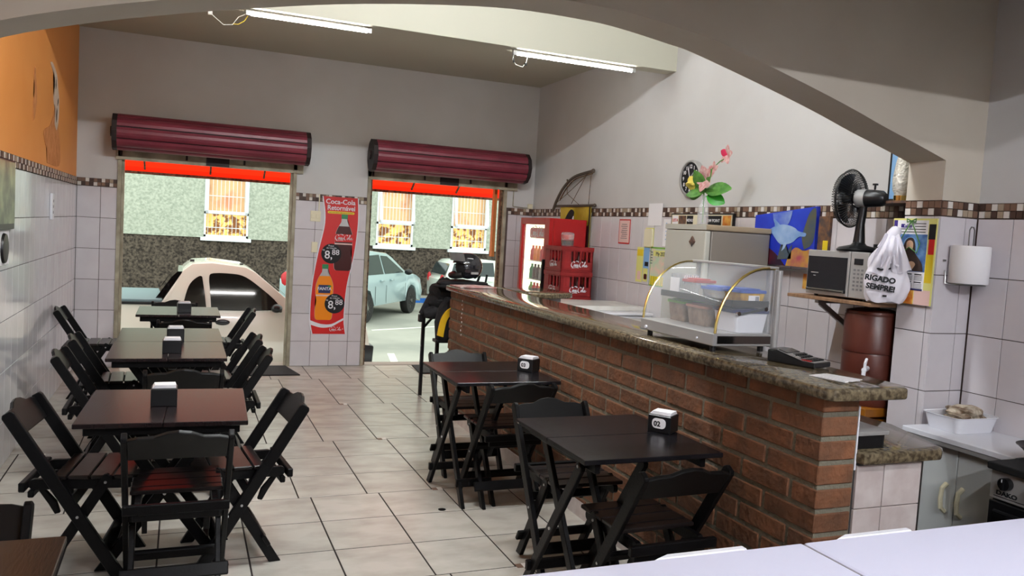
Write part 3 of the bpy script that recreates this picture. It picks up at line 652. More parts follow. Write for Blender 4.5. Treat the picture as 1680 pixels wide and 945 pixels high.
g = B(); g.rbox((0, 0, 0), (0.06, 0.035, 0.06)); o = g.obj('wall_switch', 'cream', None, bevel=0.006); tag(o, 'small cream switch box in the far right corner above the drinks cooler', 'switch'); o.location = (3.88, YF - 0.02, 1.93)

# =================================================================== POSTER
def printed(name, label, cat, loc, rz, w, h, m, t=0.002):
    o = thing(name, label, cat, loc, rz); g = B(); g.box(-w / 2, w / 2, -t, 0, 0, h); g.obj('sheet', m, o); return o
def prect(parent, name, m, x0, x1, z0, z1, lay=1, r=0.0):
    g = B(); y = -0.002 - 0.0012 * lay
    g.prism(rounded(x0, x1, z0, z1, r) if r else [(x0, z0), (x1, z0), (x1, z1), (x0, z1)], y, y + 0.0012); return g.obj(name, m, parent)
def ppoly(parent, name, m, pts, lay=1):
    g = B(); y = -0.002 - 0.0012 * lay; g.prism(pts, y, y + 0.0012); return g.obj(name, m, parent)
po = thing('drinks_poster', 'tall wavy red drinks poster on the tiled pier between the doorways', 'poster', (1.6, YF - 0.012, 0.36))
Lf = C2([(-.24, 0), (-.272, .18), (-.262, .54), (-.213, .895), (-.15, 1.25), (-.183, 1.525)], 4); Rf = C2([(.195, 1.52), (.208, 1.25), (.178, .895), (.112, .54), (.095, .18), (.12, -.005)], 4)
# built per row of the photograph: wave leaning to the left at the foot
def edge(P, z):
    P = sorted(P, key=lambda q: q[1])
    for a, b2 in zip(P, P[1:]):
        if a[1] <= z <= b2[1] + 1e-9: return a[0] + (b2[0] - a[0]) * (z - a[1]) / max(b2[1] - a[1], 1e-6)
    return P[0][0] if z < P[0][1] else P[-1][0]
def strip(name, m_, fl, fr_, y):
    g = B(); n = 26
    g.grid(lambda u, v: ((fl if v < .5 else fr_)(1.522 * u), y, 1.522 * u), n, 1)
    g.obj(name, m_, po)
strip('sheet', 'redp', lambda z: edge(Lf, z), lambda z: edge(Rf, z), -0.0026)
strip('border', 'white', lambda z: edge(Lf, z) - .012, lambda z: edge(Lf, z), -0.0026); strip('border', 'white', lambda z: edge(Rf, z), lambda z: edge(Rf, z) + .010, -0.0026)
text('Coca-Cola', 0.075, 'white', po, (0.008, -0.0042, 1.445), off=0.0012)
text('Retornável', 0.075, 'white', po, (0.018, -0.0042, 1.378), off=0.0012, sx=0.93)
prect(po, 'yellow_band', 'yellow', -0.13, 0.165, 1.338, 1.364, 1, 0.012)
text('BEM MAIS SABOR, BEM MAIS ECONOMIA', 0.0145, 'ink', po, (0.018, -0.005, 1.345))
def bottle(parent, xc, z0, h, liquid, lab):
    w = h * 0.155
    out = C2([(-w * .7, 0), (-w * .97, .035 * h), (-w * 1.03, .2 * h), (-w * .88, .33 * h), (-w, .45 * h), (-w, .62 * h), (-w * .75, .75 * h), (-w * .36, .86 * h), (-w * .33, .93 * h)], 3)
    full = [(xc + x, z0 + z) for x, z in out] + [(xc - x, z0 + z) for x, z in out[::-1]]
    ppoly(parent, 'bottle_print', 'silver', full, 1)
    lq = [(x, z) for x, z in out if z < .79 * h]; ppoly(parent, 'bottle_liquid', liquid, [(xc + x * .97, z0 + z) for x, z in lq] + [(xc - x * .97, z0 + z) for x, z in lq[::-1]], 2)
    prect(parent, 'bottle_cap', 'green', xc - w * .36, xc + w * .36, z0 + .92 * h, z0 + h, 2, 0.006)
bottle(po, 0.058, 0.71, 0.625, 'cola', 0); bottle(po, -0.13, 0.155, 0.62, 'fanta', 0)
prect(po, 'bottle_label', 'redp', -0.04, 0.156, 1.03, 1.115, 3); script('white', po, (-0.042, -0.0064, 1.055), 0.205)
prect(po, 'bottle_band', 'pink', -0.04, 0.156, 1.0, 1.015, 3)
prect(po, 'bottle_label', 'label', -0.195, -0.065, 0.455, 0.545, 3); text('FANTA', 0.048, 'white', po, (-0.13, -0.0064, 0.488), off=0.001); ppoly(po, 'leaf_print', 'green', [(-.1, .53), (-.07, .545), (-.05, .53), (-.08, .52)], 4)
prect(po, 'bottle_band', 'pink', -0.22, -0.04, 0.42, 0.437, 3)
for cx, cz in ((-0.072, 0.895), (-0.012, 0.34)):
    ppoly(po, 'price_disc', 'ink', [(cx + .11 * math.cos(a * PI / 14), cz + .11 * math.sin(a * PI / 14)) for a in range(28)], 4)
    text('8,', 0.125, 'white', po, (cx - 0.03, -0.0076, cz - 0.055), off=0.001); text('88', 0.085, 'white', po, (cx + 0.047, -0.0076, cz - 0.012), off=0.0005)
    text('Preço', 0.026, 'white', po, (cx - 0.005, -0.0076, cz + 0.078)); text('do Líquido', 0.026, 'white', po, (cx, -0.0076, cz + 0.054)); text('R$', 0.022, 'white', po, (cx - 0.085, -0.0076, cz + 0.03))
ppoly(po, 'white_wave', 'white', C2([(-.27, .15), (-.15, .11), (-.04, .11), (.04, .15), (.093, .18)], 4) + C2([(.093, .155), (.04, .125), (-.04, .08), (-.15, .07), (-.262, .1)], 4), 1)
script('white', po, (-0.06, -0.0045, 0.04), 0.14)
text('®', 0.02, 'white', po, (0.09, -0.0045, 0.05))
for z, lb in ((1.60, 'cream double light switch plate left of the drinks poster, near its top'), (1.26, 'cream blank plate left of the drinks poster, below the switch')):
    o = thing('light_switch', lb, 'light switch', (1.34 if z > 1.5 else 1.345, YF - 0.008, z)); g = B(); h_ = 0.115
    g.box(-0.055 if z > 1.5 else -0.035, 0.055 if z > 1.5 else 0.03, -0.012, 0, 0, h_); g.obj('plate', 'cream', o, bevel=0.003)
    if z > 1.5:
        for x in (-0.024, 0.024): g = B(); g.box(x - 0.018, x + 0.018, -0.017, -0.011, 0.035, 0.08); g.obj('rocker', 'cream', o, bevel=0.002)
        g = B(); g.box(0.03, 0.04, -0.01, 0, 0.115, 0.30); g.obj('conduit', 'cream', o)
# door mats
def mat_(pts, label):
    g = B(); g.prism(pts, 0.0, 0.012, 'xy'); tag(g.obj('door_mat', 'rubber', None, bevel=0.003), label, 'door mat')
mat_([(0.35, 8.5), (1.17, 8.5), (1.08, 9.05), (0.33, 9.05)], 'black rubber doormat inside the left doorway')
mat_([(2.45, 8.52), (3.1, 8.5), (3.1, 9.04), (2.5, 9.04)], 'black rubber doormat inside the right doorway')

# =================================================================== FOLDING CHAIRS
def legpoly(p, q, w, ztop=None):
    # in-plane bar from p (top) to q (foot on z=0), foot cut flat, top chamfered
    P = Vector(p); Q = Vector(q); d = (Q - P).normalized(); n = Vector((-d.y, d.x)) * w / 2
    k = abs(w / 2 / d.y)
    a = P + n; b2 = P - n; c = 0.012
    return [(a.x + d.x * c, a.y + d.y * c), (a.x - n.x * .35, a.y - n.y * .35), (b2.x + n.x * .35, b2.y + n.y * .35), (b2.x + d.x * c, b2.y + d.y * c), (Q.x - k * (1 if n.x > 0 else -1), 0), (Q.x + k * (1 if n.x > 0 else -1), 0)]
def make_chair(label, loc, rz, group):
    t = thing('folding_chair', label, 'chair', loc, rz, group)
    top = (-.275, .74); foot = (.182, 0); d = Vector((foot[0] - top[0], foot[1] - top[1])).normalized(); n = Vector((d.y, -d.x))
    for s_ in (-1, 1):
        g = B(); y = s_ * .196; g.prism(legpoly(top, foot, .052), y - .011, y + .011); g.obj('upright', 'wood', t, bevel=0.003)
        g = B(); y = s_ * .168; g.prism(legpoly((.115, .465), (-.165, 0), .046), y - .011, y + .011); g.obj('rear_leg', 'wood', t, bevel=0.003)
        g = B(); g.cyl((0, s_ * .206, .295), (0, s_ * .2105, .295), .006, seg=8); g.obj('bolt', 'bolt', t); g = B(); g.cyl((.1, s_ * .142, .435), (.1, s_ * .183, .435), .006, seg=8); g.obj('bolt', 'bolt', t)
        g = B(); y = s_ * .145; g.prism(rounded(-.2, .205, .402, .447, .02, 3), y - .011, y + .011); g.obj('seat_rail', 'wood', t, bevel=0.002)
        g = B(); y = s_ * .12; g.prism([(-.175, .40), (-.155, .405), (-.10, .34), (-.085, .29), (-.105, .285), (-.13, .33)], y - .01, y + .01); g.obj('seat_hook', 'wood', t, bevel=0.002)
    for k in range(4):
        u = -.135 + .0885 * k; wd = .082 if k else .05
        if k == 0: u += .032
        g = B(); g.prism([(u, -.178), (u + wd, -.178), (u + wd, .178), (u, .178)], .448, .466, 'xy'); g.obj('seat_slat', 'woodseat', t, bevel=0.004)
    # crest board between the uprights
    def bd(s0): return (top[0] + d.x * s0, top[1] + d.y * s0)
    pts = [(-.183, .115), (-.187, .01), (-.15, .0), (-.09, -.003), (-.045, -.024), (0, -.031), (.045, -.024), (.09, -.003), (.15, .0), (.187, .01), (.183, .115)]
    g = B(); A = []; C = []
    for y, s0 in pts:
        q = bd(s0); A.append(g.b.verts.new((q[0] + n.x * .006, y, q[1] + n.y * .006))); C.append(g.b.verts.new((q[0] + n.x * .024, y, q[1] + n.y * .024)))
    for i in range(len(A)): g.b.faces.new((A[i], A[(i + 1) % len(A)], C[(i + 1) % len(A)], C[i]))
    f1 = g.b.faces.new(A[::-1]); f2 = g.b.faces.new(C); bmesh.ops.triangulate(g.b, faces=[f1, f2]); g.obj('backrest', 'woodgl', t, bevel=0.003)
    def cross(name, u, z, ang, w, th, L):
        g = B(); g.rbox((u, 0, z), (th, L, w), Matrix.Rotation(ang, 3, 'Y')); g.obj(name, 'wood', t, bevel=0.004)
    tilt = math.atan2(-d.x, -d.y) ; tilt = math.atan2(top[0] - foot[0], top[1] - foot[1])
    cross('crossbar', -.215, .425, 0, .04, .026, .40)
    cross('crossbar', -.04, .335, tilt, .04, .024, .37)
    cross('crossbar', -.19, .385, 0, .03, .024, .33)
    cross('stretcher', .09, .12, tilt, .055, .02, .37)
    tl2 = math.atan2(.115 + .165, .465)
    cross('stretcher', -.115, .115, tl2, .055, .02, .42)
    return t
LG = 'black folding chairs along the left wall'
RG = 'black folding chairs at the counter side tables'
ch0 = make_chair('black folding chair left of the nearest left table, back to the left wall', (-.353, 3.975, 0), -.12, LG)
def chair(lb, x, y, deg, grp): return dup(ch0, (x, y, 0), math.radians(deg), lb, grp)
chair('black folding chair right of the nearest left table, on the open aisle', .262, 3.98, 186, LG)
chair('black folding chair at the near side of the nearest left table, back towards the camera', .01, 3.645, 90, LG)
chair('black folding chair on the wall side of the second left table', -.385, 5.40, 0, LG)
chair('black folding chair on the wall side of the third table in the left row', -.38, 6.08, 2, LG)
chair('black folding chair on the aisle side of the second table in the left row', .258, 5.44, 180, LG)
chair('black folding chair on the aisle side of the third table in the left row', .25, 6.10, 182, LG)
chair('black folding chair with its back to the camera, between the two nearest left tables', .03, 5.00, 90, LG)
chair('black folding chair at the left wall corner, beside the rearmost table', -.675, 7.74, 0, LG)
chair('black folding chair on the aisle side of the rearmost left table, before the pickup', .345, 7.86, 181, LG)
chair('black folding chair at the near side of the rearmost left table', .035, 7.25, 90, LG)
chair('black folding chair at the far side of the rearmost left table, facing the room', -.05, 8.19, -90, LG)
chair('black folding chair at the lower left picture edge behind the cut-off table', -.585, 2.37, -90, LG)
chair('black folding chair at the near side of the near counter table, chipped corner', 1.79, 2.80, 92, RG)
chair('black folding chair at the far side of the near counter table', 1.78, 3.47, -90, RG)
chair('black folding chair at the near side of the far counter table', 1.82, 4.46, 91, RG)
chair('black folding chair at the far side of the far counter table', 1.81, 5.09, -90, RG)
# =================================================================== TABLES
def make_table(label, loc, rz, top='woodtop', grp='square folding tables', dims=(.66, .68)):
    t = thing('folding_table', label, 'table', loc, rz, grp); wx, wy = dims
    for s_ in (-1, 1):
        g = B(); a, b2 = (-wx / 2, -.0012) if s_ < 0 else (.0012, wx / 2); g.box(a, b2, -wy / 2, wy / 2, .73, .75); g.obj('top_board', top, t, bevel=0.0025)
    for s_ in (-1, 1):
        g = B(); y = s_ * (wy / 2 - .075); g.box(-wx / 2 + .03, wx / 2 - .03, y - .012, y + .012, .685, .729); g.obj('rail', 'wood', t, bevel=0.003)
        y = -.02 if s_ < 0 else wy / 2 - .05
        g = B(); g.prism(legpoly((-.235, .70), (.255, 0), .046), y - .011, y + .011); g.obj('leg', 'wood', t, bevel=0.003)
        y = .03 if s_ < 0 else wy / 2 - .10
        g = B(); g.prism(legpoly((.235, .70), (-.255, 0), .046), y - .011, y + .011); g.obj('leg', 'wood', t, bevel=0.003)
        g = B(); g.cyl((0, (-.032 if s_ < 0 else wy / 2 - .04), .355), (0, (-.038 if s_ < 0 else wy / 2 - .034), .355), .007, seg=8); g.obj('bolt', 'bolt', t); g = B(); g.cyl((-.225, (-.032 if s_ < 0 else wy / 2 - .04), .69), (-.225, (-.038 if s_ < 0 else wy / 2 - .034), .69), .007, seg=8); g.obj('bolt', 'bolt', t)
    g = B(); g.box(.165, .19, -.03, .30, .10, .145); g.obj('stretcher', 'wood', t, bevel=0.003)
    g = B(); g.box(-.19, -.165, .02, .24, .10, .145); g.obj('stretcher', 'wood', t, bevel=0.003)
    return t
tb = make_table('nearest dark folding table of the left row, mahogany top with a napkin holder', (-.04, 3.865, 0), -.035)
TG = 'square folding tables'
dup(tb, (-.06, 5.44, 0), 0.0, 'second dark folding table from the camera in the left row, reflecting warm window light', TG)
dup(tb, (-.055, 6.125, 0), 0.01, 'third dark folding table in the left row, pushed against the second', TG)
dup(tb, (-.01, 7.64, 0), 0.0, 'rearmost folding table of the left row, in front of the white pickup', TG)
dup(tb, (-.585, 1.98, 0), 0.0, 'dark folding table cut off by the lower left picture corner', TG)
ra = make_table('near counter table with a black top and napkin holder number two', (1.765, 3.045, 0), PI / 2, 'woodblk', TG, (.70, .64))
dup(ra, (1.76, 4.585, 0), PI / 2, 'far counter table with a black top, standing closer to the doorway', TG)
def napkin(label, x, y, rz, num=None, long=.10):
    t = thing('napkin_holder', label, 'napkin holder', (x, y, .75), rz, 'black napkin holders')
    g = B(); w = .054; g.prism([(-w, 0), (w, 0), (w, .078), (-w, .078)], -long / 2, long / 2); g.obj('box', 'black', t, bevel=0.003)
    g = B()
    for k in range(4): g.rbox((k * .001, 0, .081 + k * .0035), (2 * w - .012 - k * .003, long - .014 - k * .004, .0026), Matrix.Rotation(.02 * k, 3, 'Z'))
    g.obj('napkins', 'whitep', t)
    if num:
        g = B(); g.prism(rounded(-.032, .032, .02, .065, .018), -long / 2 - .002, -long / 2 + .001); o = g.obj('number_tag', 'whitep', t)
        text(num, .032, 'ink', t, (-.008, -long / 2 - .003, .03), off=.001)
    return t
napkin('black napkin holder on the nearest left table', -.055, 3.87, 0)
napkin('black napkin holder on the second table of the left row', -.04, 5.33, 0)
napkin('black napkin holder on the third table of the left row', -.025, 5.87, 0.02)
napkin('black napkin holder on the rearmost left table', .03, 7.54, 0.1)
napkin('black napkin holder with the number 02 tag on the near counter table', 2.03, 3.07, -0.95, '02')
napkin('black napkin holder with a round tag on the far counter table', 2.02, 4.59, -0.9, '03')

# =================================================================== BRICK COUNTER
CX, CY0, CY1, CT = 2.154, 2.236, 6.65, 1.075
bc = thing('brick_counter', 'long red brick bar counter with grey mortar joints', 'counter', (CX, CY0, 0))
g = B(); g.box(.004, .17, .006, CY1 - CY0 - .01, 0, CT); g.obj('mortar_core', 'mortar', bc)
BL, BH, J, PH = .272, .071, .018, .0895
bm_ = {}
def brick(x, y, z, lx, ly, lz):
    k = (round(lx, 3), round(ly, 3), round(lz, 3))
    if k not in bm_:
        g = B(); g.box(0, lx, 0, ly, 0, lz); bm_[k] = g.mesh('brick', 'brick', bevel=0.004)
    link('brick', bm_[k], bc, (x, y, z)); 
rb = random.Random(2); row = 0; zt = CT
zs = []
z = 1.012
zs.append((z + .009, CT - z - .011))
while z > .11:
    zs.append((z - PH + .009, BH)); z -= PH
Ltot = CY1 - CY0
for r, (z0, h) in enumerate(zs):
    cut = .275 if r % 2 == 1 else .13
    y = 0.0; first = True
    while y < Ltot - .03:
        l = (cut if first else BL); l = min(l, Ltot - y); dx = rb.uniform(0, .004)
        if l > .03: brick(-.004 + dx, y, z0, .10 if not first else .168, l, h)
        y += l + J; first = False
    g = None
g = B(); g.box(-.006, .0, .02, Ltot, 0, .092); g.obj('skirting', 'btile', bc)
g = B(); rs = random.Random(8)
for k in range(9): zz = 1.02 - .035 * k; g.rbox((-.008, 6.30 - CY0 + .01 * math.sin(k * 2.1), zz), (.004, .004, .014), Matrix.Rotation(rs.uniform(-.8, .8), 3, 'X'))
g.obj('paint_drip', 'whitep', bc)
g = B(); g.box(.171, .178, .004, .5, .8, 1.04); g.obj('white_edge_trim', 'white', bc)
ct = thing('granite_countertop', 'polished brown granite top of the brick counter, running the whole length', 'countertop', (2.11, 2.16, 1.076))
g = B(); g.prism([(0.02, 0), (.36, 0), (.40, .06), (.44, .8), (.44, 4.52), (0.02, 4.52), (0, 4.5), (0, .02)], 0, .044, 'xy'); g.obj('slab', 'granite', ct, True, bevel=0.010)
rc = thing('granite_return_shelf', 'short granite leaf turning off the far end of the counter, on a tiled panel', 'countertop', (2.5, 6.2, 1.076))
g = B(); g.prism([(.052, 0.08), (.05, .44), (.58, .44), (.60, .0), (.54, -.08), (.33, -.17), (.052, -.02)], 0, .044, 'xy'); g.obj('slab', 'granite', rc, True, bevel=0.010)
g = B(); g.box(.07, .3, .02, .06, -1.07, -.002); g.box(.304, .50, .02, .06, -1.07, -.002); g.obj('tiled_panel', 'tile', rc)
# lower work slab behind the bricks, on a tiled base
lb_ = thing('tiled_base', 'low base of pinkish marbled tiles beside the brick counter end', 'counter base', (2.336, 2.236, 0))
g = B(); g.box(.0, .325, .012, 3.5, 0, .825); g.obj('core', 'seam', lb_)
for i, (x0, x1) in enumerate(((0.0, .133), (.137, .325))):
    for k in range(5):
        g = B(); z1 = .815 - k * .166; g.box(x0, x1, 0, .011, max(z1 - .162, 0.0), z1); g.obj('tile', 'btile', lb_, bevel=0.001)
g = B(); g.box(.326, .334, 0, .012, 0, .825); g.obj('metal_corner', 'steel', lb_)
ls = thing('lower_granite_slab', 'lower brown granite work slab with a rounded corner behind the brick counter end', 'countertop', (2.33, 2.2, .826))
g = B(); g.prism([(0, 0), (.39, 0), (.43, .03), (.44, .06), (.55, .38), (.55, 3.6), (0, 3.6)], 0, .044, 'xy'); g.obj('slab', 'granite', ls, True, bevel=0.010)
t = thing('food_tray', 'black tray with a grey lid on the lower granite slab', 'tray', (2.34, 2.26, .871))
g = B(); g.prism(rounded(.0, .155, 0.0, .2, .02), 0, .05, 'xy'); g.obj('tray', 'black', t, bevel=0.004)
g = B(); g.prism(rounded(-.0, .17, -.006, .21, .02), .051, .066, 'xy'); g.obj('lid', 'silver', t, bevel=0.004)
g = B(); g.prism(rounded(.0, .08, .05, .2, .02), .067, .085, 'xy'); tag(g.obj('lid', 'printgrey', None, bevel=0.004), 'small grey lid resting on the black food tray', 'lid').location = (2.34, 2.26, .871)

# =================================================================== DISPLAY CASE
dc = thing('glass_display_case', 'curved glass countertop food warmer with brass edges and steel base', 'display case', (2.2, 2.98, 1.121))
Dp, Ln, Hh = .335, .62, .39
g = B(); g.box(0, Dp, 0, Ln, .028, .085); g.obj('steel_base', 'silver', dc, bevel=0.004)
g = B()
for x, y in ((.03, .04), (.03, Ln - .05), (Dp - .04, .04), (Dp - .04, Ln - .05)): g.cyl((x, y, 0), (x, y, .028), .014, seg=10)
g.obj('foot', 'black', dc)
g = B(); g.cyl((-.008, Ln - .06, .045), (-.0, Ln - .06, .045), .008, seg=12); g.cyl((0, .12, .05), (-.005, .12, .05), .005, seg=10); g.obj('control_knob', 'white', dc)
g = B(); g.box(.02, Dp - .02, -.004, 0, .04, .075); g.obj('side_plate', 'chrome', dc)
def arcp(k): a = PI / 2 * k; return (.0 + .27 * (1 - math.cos(a)) + .012, .085 + .30 * math.sin(a))
AR = [arcp(k / 12) for k in range(13)] + [(Dp - .005, Hh - .004)]
for y in (.006, Ln - .006):
    g = B(); g.tube([(x, y, z) for x, z in AR], .0065, 8); g.obj('brass_edge', 'gold', dc, True)
g = B(); g.grid(lambda u, v: (AR[min(int(round(u * 13)), 13)][0], .01 + v * (Ln - .02), AR[min(int(round(u * 13)), 13)][1]), 13, 1); g.obj('curved_glass', 'glass', dc, True, fix=False)
for y in (.012, Ln - .012):
    g = B(); vs = [g.b.verts.new((x, y, z)) for x, z in AR + [(Dp - .005, .085)]]; f = g.b.faces.new(vs); bmesh.ops.triangulate(g.b, faces=[f]); g.obj('side_glass', 'glass', dc, fix=False)
g = B(); g.box(Dp - .02, Dp, 0, .02, .085, Hh); g.box(Dp - .02, Dp, Ln - .02, Ln, .085, Hh); g.box(Dp - .05, Dp, 0, Ln, Hh - .006, Hh + .006); g.cyl((Dp, -.004, .0), (Dp, -.004, Hh - .01), .016, seg=12); g.obj('steel_frame', 'silver', dc, bevel=0.002)
g = B(); g.box(Dp - .012, Dp - .006, .02, Ln - .02, .085, Hh); g.obj('rear_sliding_glass', 'glass', dc)
g = B(); g.box(.10, Dp - .03, .015, Ln - .015, .205, .212); g.box(.10, .106, .015, Ln - .015, .212, .235); g.box(.1, Dp - .03, .015, .02, .212, .235); g.obj('shelf_tray', 'dark_t', dc)
g = B(); g.bar((.14, .018, .17), (.30, .018, .20), .01, .01); g.cyl((.14, .01, .175), (.14, .028, .175), .01, seg=10, mi=1); g.cyl((.29, .01, .198), (.29, .028, .198), .01, seg=10, mi=1); g.obj('shelf_support', ['black', 'chrome'], dc)
def tub(label, x, y, z, lx, ly, h, body, lid, lidh=.014, fill=None, extra=None):
    t = thing('food_container', label, 'food container', (x, y, z))
    g = B(); g.prism(rounded(-lx / 2, lx / 2, -ly / 2, ly / 2, .018), 0, h, 'xy')
    zt = h
    for v in g.b.verts:
        if v.co.z < h / 2: v.co.x *= .86; v.co.y *= .88
    g.obj('tub', body, t, True, bevel=0.003)
    if lid:
        g = B(); g.prism(rounded(-lx / 2 - .006, lx / 2 + .006, -ly / 2 - .006, ly / 2 + .006, .02), h + .0005, h + lidh, 'xy'); g.prism(rounded(-lx / 2 + .015, lx / 2 - .015, -ly / 2 + .015, ly / 2 - .015, .015), h + lidh, h + lidh + .006, 'xy'); g.obj('lid', lid, t, True, bevel=0.003)
    return t
Z1 = 1.121 + .0855; Z2 = 1.121 + .2125
tub('white box with a navy lid at the near end of the display case floor', 2.425, 3.09, Z1, .19, .17, .09, 'white', 'navy')
tub('box of brown grain with a brown lid in the middle of the display case floor', 2.40, 3.29, Z1, .17, .17, .085, 'taupe', 'brownlid')
tub('box with a green lid at the far end of the display case floor', 2.40, 3.48, Z1, .15, .15, .09, 'taupe', 'lime')
t = tub('tub of yellow food with a blue lid, near end of the display case shelf', 2.43, 3.08, Z2, .14, .14, .055, 'food', 'blue')
g = B(); g.box(-.03, .03, -.0715, -.068, .018, .045); g.obj('price_label', 'whitep', t); g = B()
for k in range(5): g.box(.008 + k * .004, .010 + k * .004, -.0722, -.0716, .022, .041)
g.obj('barcode', 'ink', t)
tub('shallow tub with a blue lid behind the yellow one on the display case shelf', 2.43, 3.25, Z2, .14, .15, .05, 'clear', 'blue')
tub('clear box with a red lid in the middle of the display case shelf', 2.40, 3.40, Z2, .12, .12, .075, 'clear', 'red')
t = tub('clear cup box with a striped sleeve at the far end of the display case shelf', 2.395, 3.52, Z2, .11, .11, .11, 'clear', None)
g = B(); g.box(-.058, -.056, -.04, .04, .01, .09); g.obj('paper_label', 'whitep', t)
g = B()
for k in range(7): g.rbox((-.04 + k * .013, -.057, .085), (.005, .002, .04), Matrix.Rotation(.15, 3, 'Y'))
g.obj('striped_sleeve', 'white', t)

# calculator, papers, newspaper
t = thing('calculator', 'large desktop calculator with a red key beside the display case', 'calculator', (2.42, 2.68, 1.121), -1.25)
g = B(); g.prism([(-.11, 0), (.11, 0), (.11, .022), (.05, .024), (-.07, .052), (-.11, .05)], -.065, .065); g.obj('body', 'black', t, bevel=0.004)
g = B(); g.prism([(.105, .0235), (.05, .0255), (-.068, .0535), (-.068, .0525), (.05, .0245), (.105, .0225)], -.06, .06); g.obj('face_plate', 'silver', t)
g = B(); g.rbox((-.085, 0, .0535), (.034, .10, .003)); g.rbox((-.045, 0, .0495), (.04, .10, .004), Matrix.Rotation(.24, 3, 'Y'), 1); g.obj('display', ['printgrey', 'mwdoor'], t)
for r in range(4):
    for c_ in range(6):
        u = .0 + r * .025; zz = (.0255 + (.05 - u) * .235 + .003) if u < .05 else .0262
        g = B(); g.rbox((u, -.048 + c_ * .019, zz), (.017, .014, .006), Matrix.Rotation(.2 if u < .05 else 0, 3, 'Y')); g.obj('key', 'red' if (c_ == 0 and r > 1) else ('black' if c_ else 'silver'), t)
t = thing('paper_slips', 'white paper slips lying near the counter corner', 'paper', (2.31, 2.36, 1.1212), .25)
g = B(); g.rbox((0, 0, .0015), (.10, .15, .003)); g.rbox((.012, -.012, .0045), (.09, .14, .002), Matrix.Rotation(.12, 3, 'Z')); g.obj('sheets', 'whitep', t)
t = thing('newspaper', 'folded newspaper at the far end of the counter under the helmet', 'newspaper', (2.31, 6.52, 1.1212), .1)
g = B(); g.rbox((0, 0, .004), (.34, .22, .008)); g.rbox((-.03, .0, .009), (.26, .2, .003), Matrix.Rotation(.2, 3, 'Z')); g.obj('pages', 'newsp', t)

# =================================================================== STOOL, JACKET, HELMET
t = thing('bar_stool', 'tall black bar stool at the far end of the counter', 'stool', (2.33, 7.25, 0))
for x, y in ((-.18, .18), (.2, .18), (-.15, -.2), (.2, -.2)):
    g = B(); g.bar((x, y, 0), (x, y, .80), .03, .03, (1, 0, 0)); g.obj('leg', 'black', t)
g = B(); g.box(-.2, .22, -.22, .2, .80, .83); g.obj('seat', 'black', t, bevel=0.006)
g = B(); g.bar((-.17, .18, .66), (-.06, .18, .79), .02, .02, (0, 1, 0)); g.bar((-.16, .18, .3), (.2, .18, .3), .02, .02); g.bar((.2, -.2, .3), (.2, .18, .3), .02, .02); g.obj('brace', 'black', t)
jk = thing('motorcycle_jacket', 'black motorcycle jacket with a yellow panel slung over the stool and counter end', 'jacket', (2.33, 7.05, .835))
g = B(); g.blob((-.02, .05, .12), (.22, .2, .14), 3, .10, 4); g.blob((.02, -.12, .275), (.27, .2, .045), 3, .12, 7); g.blob((-.10, -.02, .2), (.14, .16, .12), 3, .1, 9); g.obj('torso', 'fabric', jk, True)
g = B(); g.tube([(-.06, .05, .28), (-.14, .08, .19), (-.21, .1, .07), (-.28, .1, -.03)], [.075, .07, .055, .035], 12); g.obj('sleeve', 'fabric', jk, True)
g = B(); g.tube([(.0, -.05, .06), (-.12, -.02, .03), (-.22, .0, -.0), (-.28, .02, -.01)], [.08, .075, .06, .04], 12); g.obj('sleeve', 'fabric', jk, True)
g = B(); g.tube([(-.08, -.12, .14), (-.11, -.15, .04), (-.14, -.16, -.08), (-.16, -.16, -.22)], [.06, .095, .095, .06], 16); g.obj('hanging_sleeve', 'fabric', jk, True)
g = B(); pts = C2([(-.10, .085), (-.16, .05), (-.205, -.02), (-.225, -.1), (-.235, -.17)], 4) + C2([(-.18, -.185), (-.17, -.11), (-.15, -.03), (-.10, .045)], 4)
g.prism(pts, -.268, -.25); g.obj('yellow_panel', 'yellowf', jk, bevel=0.004)
g = B(); g.rbox((-.29, .1, -.06), (.04, .05, .07)); g.obj('strap', 'black', jk, bevel=0.006)
g = B(); g.rbox((-.165, -.16, -.23), (.13, .12, .03)); g.obj('cuff', 'black', jk, bevel=0.006)
g = B(); g.tube([(.17, -.1, .3), (.19, -.1, .36)], .012, 6); g.tube([(.25, -.1, .3), (.26, -.1, .37)], .01, 6); g.obj('zip_pull', 'fabric', jk, True)
hm = thing('motorcycle_helmet', 'glossy black motorcycle helmet with a raised smoky visor on the counter end', 'helmet', (2.37, 6.86, 1.175), math.radians(185))
g = B(); gg = bmesh.ops.create_icosphere(g.b, subdivisions=4, radius=1)
for v in g.b.verts: v.co = Vector((v.co.x * .135 + (.012 if v.co.x > 0 else 0), v.co.y * .115, v.co.z * .125 + .1))
dl = [f for f in g.b.faces if (f.calc_center_median().x > .065 and .03 < f.calc_center_median().z < .13 and abs(f.calc_center_median().y) < .1) or f.calc_center_median().z < .0]
bmesh.ops.delete(g.b, geom=dl, context='FACES'); g.obj('shell', 'helm', hm, True)
g = B(); g.blob((0.0, 0, .09), (.11, .1, .1), 3); g.obj('lining', 'blackm', hm, True)
g = B(); g.tube([(0.09, -.09, .03), (.14, -.05, .02), (.155, 0, .02), (.14, .05, .02), (.09, .09, .03)], .028, 8); g.obj('chin_guard', 'black', hm, True)
g = B(); g.grid(lambda u, v: ((.135 + .03) * math.cos((u - .5) * 2.2) + .02 * v, .125 * math.sin((u - .5) * 2.2) * 1.0, .155 + .07 * v - .01 * abs(u - .5)), 12, 5); g.obj('visor', 'visor', hm, True)
g = B(); g.rbox((-.02, .108, .05), (.07, .01, .02)); g.obj('sticker', 'silver', hm)

